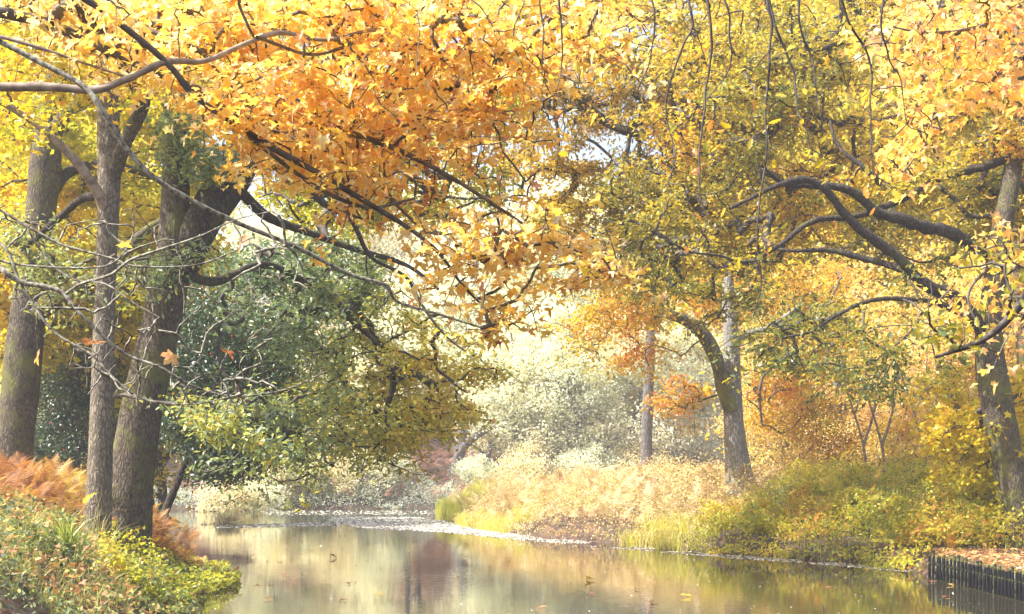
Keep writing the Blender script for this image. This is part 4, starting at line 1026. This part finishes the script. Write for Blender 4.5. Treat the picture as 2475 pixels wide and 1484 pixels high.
blades('weed_stems_grass', ws, 1.5, .012, 'straw', 'thin tan dead weed stems standing up through the right bank bramble', 'weeds', .55, .18)
bl = 'rounded yellow green shrub standing in the bramble of the right bank'
for k, (px, d, sc) in enumerate([(1720, 43.5, .42), (1850, 41, .5), (1960, 42, .55), (2060, 39.5, .55), (2170, 38, .5), (2260, 40, .6), (2350, 37, .55), (2420, 39, .6), (2200, 35, .42), (2330, 34.2, .4), (2080, 44, .6)]):
    place('b1', PX(px, d), d, bl, 'bush', 'yellow green shrubs of the right bank', sc * .66)
PEN = [(-4.2, 84.5), (-1.9, 65), (.9, 53.5), (3.5, 47), (5.5, 41.2), (10, 50), (26, 52), (30, 90), (12, 98), (0, 91.5)]
pp2 = poly_pts(PEN, 9000)
pp2 = pp2[shore(pp2[:, 0], pp2[:, 1]) > .0]
fronds('bracken', pp2[:5200], .95, 'straw', 'tan and peach dead bracken covering the peninsula', 'bracken', .45, zoff=.9, rise=.6)
pc = poly_pts([(-4.5, 84.5), (-2.2, 65), (.6, 53.5), (3.2, 47), (5.5, 41.2), (9, 46), (14, 60), (8, 90), (0, 91.5)], 60000)
cover('tall_weeds', pc, 1.3, RHOMB, 'straw', .10, tint_fn(.6, .2, .35, .4, 64), 'pale straw coloured weeds mixed through the peninsula', 'weeds', mound=.8, seed=64, up=.5, spread=1.0, over=.4)
def along(i0, i1, n, w, off=0.0):
    seg = RIVER[i0:i1 + 1]; L = np.linalg.norm(np.diff(seg, axis=0), axis=1); c = np.concatenate([[0], np.cumsum(L)])
    t = R.uniform(0, c[-1], n); k = np.clip(np.searchsorted(c, t) - 1, 0, len(L) - 1); f = (t - c[k]) / L[k]
    p = seg[k] * (1 - f[:, None]) + seg[k + 1] * f[:, None]
    dirs = np.diff(seg, axis=0)[k] / L[k][:, None]; nr_ = np.stack([-dirs[:, 1], dirs[:, 0]], 1)
    return p + nr_ * (off + R.uniform(-w, w, n))[:, None]
rd_ = along(21, 25, 9000, .7, .25)
blades('reeds', rd_[vnoise(np.c_[rd_, 0 * rd_[:, 0]], .25, 5) > .36], .8, .018, 'reed', 'yellow green reeds standing along the peninsula waterline', 'reeds', .62, .4)
rd2 = along(21, 22, 5000, 1.2, .8); rd2 = rd2[rd2[:, 1] > 74]
blades('reeds', rd2, 1.25, .035, 'reed', 'bright reed bed at the tip of the peninsula', 'reeds', .35, .15)

# far bank bracken
rust = poly_pts([(-14, 19), (-8.3, 19), (-7.9, 24), (-9, 30), (-14, 30)], 1700)
fronds('rust_bracken', rust, .5, 'bracken', 'tall rust orange bracken stand on the left edge in front of the first trunk', 'bracken', .42, zoff=.9, rise=.9)
fb = poly_pts([(-26, 113.8), (-4, 114.5), (20, 119), (40, 130), (40, 160), (-40, 160)], 7000)
fronds('bracken', fb, 1.7, 'bracken_far', 'rusty brown bracken carpeting the far hillside', 'bracken', .5, zoff=.6, rise=.5)
fc = poly_pts([(-36, 106), (-30, 112.2), (-15, 113.2), (0, 113.8), (20, 117.5), (20, 121), (-36, 116)], 34000)
cover('waterside_scrub', fc, 1.6, RHOMB, 'pale_green', .16, tint_fn(.35, .2, .5, .15, 66), 'low green and cream scrub along the far waterline', 'scrub', mound=.5, seed=66, up=.5, spread=1.0, over=.8)
ff = poly_pts([(-40, 42), (-13, 46), (-16.5, 60), (-19, 76), (-27, 96), (-60, 100)], 16000)
cover('left_wood_scrub', ff, 1.4, RHOMB, 'pale_gold', .16, tint_fn(.6, .2, .5, .15, 67), 'sunlit golden undergrowth beyond the left bank trees', 'scrub', mound=.25, seed=67, up=.5, spread=1.0, over=.6)

# ------------------------------------------------------------------ timber revetment
A = np.array([9.02, 30.6]); B = np.array([8.80, 22.9])
N_POST = 30
ordn = ['first', 'second', 'third', 'fourth', 'fifth', 'sixth', 'seventh', 'eighth', 'ninth', 'tenth', 'eleventh', 'twelfth', 'thirteenth', 'fourteenth', 'fifteenth', 'sixteenth', 'seventeenth', 'eighteenth', 'nineteenth', 'twentieth', 'twenty-first', 'twenty-second', 'twenty-third', 'twenty-fourth', 'twenty-fifth', 'twenty-sixth', 'twenty-seventh', 'twenty-eighth', 'twenty-ninth', 'thirtieth']
# the row as seen: even steps across the picture from its far left end to the right edge
for k in range(N_POST):
    f = k / 26.0
    px = 2246 + (2474 - 2246) * f; py = 1397 + (1456 - 1397) * f
    d = CAMH * FPX / (py - HOR); x = (px - 1237) / FPX * d
    r = .029 * R.uniform(.85, 1.25); hgt = .52 + R.normal(0, .035) - (.05 if k in (12, 19) else 0)
    lx, ly = R.normal(0, .012, 2)
    path = np.array([(-lx, -ly, -.6), (0, 0, 0), (lx * .6, ly * .6, hgt * .5), (lx + R.normal(0, .004), ly, hgt - .012), (0, 0, hgt), (0, 0, hgt + .003)])
    path[4:, :2] = path[3, :2]
    V, Fq = tube(path, [r * 1.02, r * 1.02, r, r * .97, r * .85, .001], 12, .14, 500 + k)
    o = mesh_tris('timber_post', V + [0, 0, 0], Fq, M['timber'], None, np.full(len(V), .5), True, 4)
    o.location = (x, d, 0)
    tag(o, 'dark round timber post, %s from the left end of the row along the right bank' % ordn[k], 'post', 'timber posts edging the right bank')
    if k == 0: PA = np.array([x, d])
    PB = np.array([x, d])
ex = np.array([.055, 0.0])
bv = []
L_ = PB - PA; nn_ = np.array([-L_[1], L_[0]]); nn_ = nn_ / np.linalg.norm(nn_)
if nn_[0] < 0: nn_ = -nn_
s = Soup()
for (z0, z1) in ((-.3, .1), (.112, .28), (.292, .44)):
    a = PA + nn_ * .045; b = PB + nn_ * .045; c = nn_ * .03
    V = np.array([(*(a), z0), (*(b), z0), (*(b), z1), (*(a), z1), (*(a + c), z0), (*(b + c), z0), (*(b + c), z1), (*(a + c), z1)])
    s.add(V, np.array([(0, 1, 2, 3), (7, 6, 5, 4), (0, 4, 5, 1), (3, 2, 6, 7), (0, 3, 7, 4), (1, 5, 6, 2)]))
o = s.build('revetment_boards', M['board'], None, False, 4)
tag(o, 'mossy horizontal boards behind the row of dark posts', 'revetment')

# fallen leaves on the ground behind the posts
pl3 = poly_pts([(8.95, 22), (9.15, 30.6), (9.6, 32), (16, 31.8), (16, 22)], 9000)
pl3 = pl3[shore(pl3[:, 0], pl3[:, 1]) > .12]
z = height(pl3[:, 0], pl3[:, 1])
o = leaves_obj('fallen_leaves', MAPLE_S, np.c_[pl3, z + .01 + R.random(len(z)) * .03], .09 * R.uniform(.6, 1.3, len(z)), M['litter'], None, R.normal(.6, .25, len(z)), up=2.5, spread=.5)
tag(o, 'brown and peach fallen leaves on the path behind the posts', 'leaf litter', kind='stuff')
gp = poly_pts([(8.95, 22), (9.15, 30.6), (9.6, 32), (12, 32), (11, 22)], 900); gp = gp[(shore(gp[:, 0], gp[:, 1]) > .1) & (vnoise(np.c_[gp, 0 * gp[:, 0]], 1.2, 8) > .6)]
blades('grass', gp, .25, .012, 'grass', 'short green grass tufts on the leafy path edge behind the posts', 'grass', .3, .4)

sp_ = np.array([PA + (PB - PA) * t for t in R.random(70)]) + R.normal(0, .03, (70, 2)) + nn_ * .07
blades('grass', sp_, .30, .014, 'grass', 'few green grass blades spilling over the tops of the dark posts', 'grass', .3, 1.0, z0=.46)
# ------------------------------------------------------------------ floating leaves
def float_pts(poly_px, n, gap=.0):
    q = poly_pts(poly_px, n); d = CAMH * FPX / (q[:, 1] - HOR); p = np.stack([(q[:, 0] - 1237) / FPX * d, d], 1)
    return p[shore(p[:, 0], p[:, 1]) < -.02]
f1 = float_pts([(820, 1246), (1010, 1250), (1090, 1262), (1300, 1293), (1500, 1312), (1700, 1332), (1900, 1346), (2100, 1362), (2245, 1378), (2245, 1386), (2100, 1374), (1900, 1358), (1700, 1344), (1500, 1326), (1250, 1304), (1050, 1284), (880, 1276), (820, 1262)], 7000)
f1 = f1[vnoise(np.c_[f1, 0 * f1[:, 0]], .6, 9) > .3]
f1b = float_pts([(800, 1247), (1010, 1250), (1085, 1260), (1300, 1293), (1200, 1298), (1050, 1285), (880, 1277), (800, 1262)], 6000)
f1 = np.vstack([f1, f1b])
f2 = float_pts([(520, 1268), (800, 1262), (820, 1270), (640, 1275), (520, 1276)], 900)
f3 = float_pts([(640, 1234), (1060, 1234), (1060, 1243), (640, 1245)], 500)
f4 = float_pts([(540, 1280), (1600, 1330), (2200, 1400), (2474, 1484), (500, 1484)], 170)
fp = np.vstack([f1, f2, f3, f4])
o = leaves_obj('floating_leaf_litter', OVAL, np.c_[fp, np.full(len(fp), .006)], np.interp(fp[:, 1], [22, 40, 80, 110], [.035, .09, .20, .26]) * R.uniform(.6, 1.3, len(fp)), M['float_pale'], None, R.normal(.6, .3, len(fp)), up=14, spread=.3, flutter=0)
tag(o, 'band of tiny pale leaves floating on the water along the right bank and bend', 'leaf litter', kind='stuff')
FL = [(706, 1338), (640, 1358), (672, 1358), (798, 1349), (690, 1386), (657, 1413), (622, 1412), (835, 1411), (1108, 1396), (833, 1452), (915, 1434), (640, 1450), (1427, 1437), (1430, 1403), (1650, 1443), (1585, 1457), (1318, 1470), (2290, 1415), (2352, 1399), (2290, 1443), (2462, 1434), (1960, 1358), (2100, 1378), (2255, 1407), (1460, 1318), (1120, 1300), (505 + 40, 1412), (1545, 1425), (2010, 1420), (2170, 1404)]
lab = ['left of the water streaks', 'near the left bank']
for k, (px, py) in enumerate(FL):
    d = CAMH * FPX / (py - HOR); x = (px - 1237) / FPX * d
    big = (px, py) in ((1650, 1443), (2462, 1434), (1430, 1403), (798, 1349))
    V, T, kk = leaves_arr(MAPLE, np.zeros((1, 3)), [.19 if big else .14], up=3.0, spread=.25 if not big else .5, flutter=.3)
    V[:, 2] = (V[:, 2] - V[:, 2].min()) * (.35 if not big else .8) + .004
    o = mesh_tris('floating_leaf', V, T, M['maple' if k % 3 else 'litter'], None, np.full(len(V), [.12, .3, .5, .05][k % 4]))
    o.location = (x, d, 0)
    near_ = min(((a, b) for a, b in FL if (a, b) != (px, py)), key=lambda t: (t[0] - px) ** 2 + (t[1] - py) ** 2)
    tag(o, 'small curled orange brown leaf floating on the river', 'leaf', 'fallen leaves floating on the river')
pz = P(1990, 1474, 1); d = CAMH * FPX / (1474 - HOR); x = (1990 - 1237) / FPX * d
s = Soup(); s.add(*tube(catmull([(0, 0, -.2), (0, 0, 0), (-.01, 0, .06), (-.03, 0, .12)], 4), np.linspace(.014, .004, 13), 6))
o = s.build('stick', M['twig_dark'], None, True, 4); o.location = (x, d, 0)
tag(o, 'short dark stick poking out of the water at the bottom right', 'stick')

# ------------------------------------------------------------------ haze
def haze(density):
    x0, x1, y0, y1, z0, z1 = -950, 950, -60, 1300, -2.6, 75
    V = np.array([(x, y, z) for z in (z0, z1) for y in (y0, y1) for x in (x0, x1)], float)
    Fq = np.array([(0, 2, 3, 1), (4, 5, 7, 6), (0, 1, 5, 4), (2, 6, 7, 3), (0, 4, 6, 2), (1, 3, 7, 5)])
    m, t, N, L = nodes_of('haze_air'); N.remove(N['Principled BSDF'])
    v = N.new('ShaderNodeVolumePrincipled'); v.inputs['Density'].default_value = density
    v.inputs['Color'].default_value = (.90, .92, 1.0, 1); v.inputs['Anisotropy'].default_value = .2
    L.new(v.outputs[0], N['Material Output'].inputs['Volume'])
    o = mesh_tris('haze', V, Fq, m, size=4); tag(o, kind='stuff')
haze(.00105)
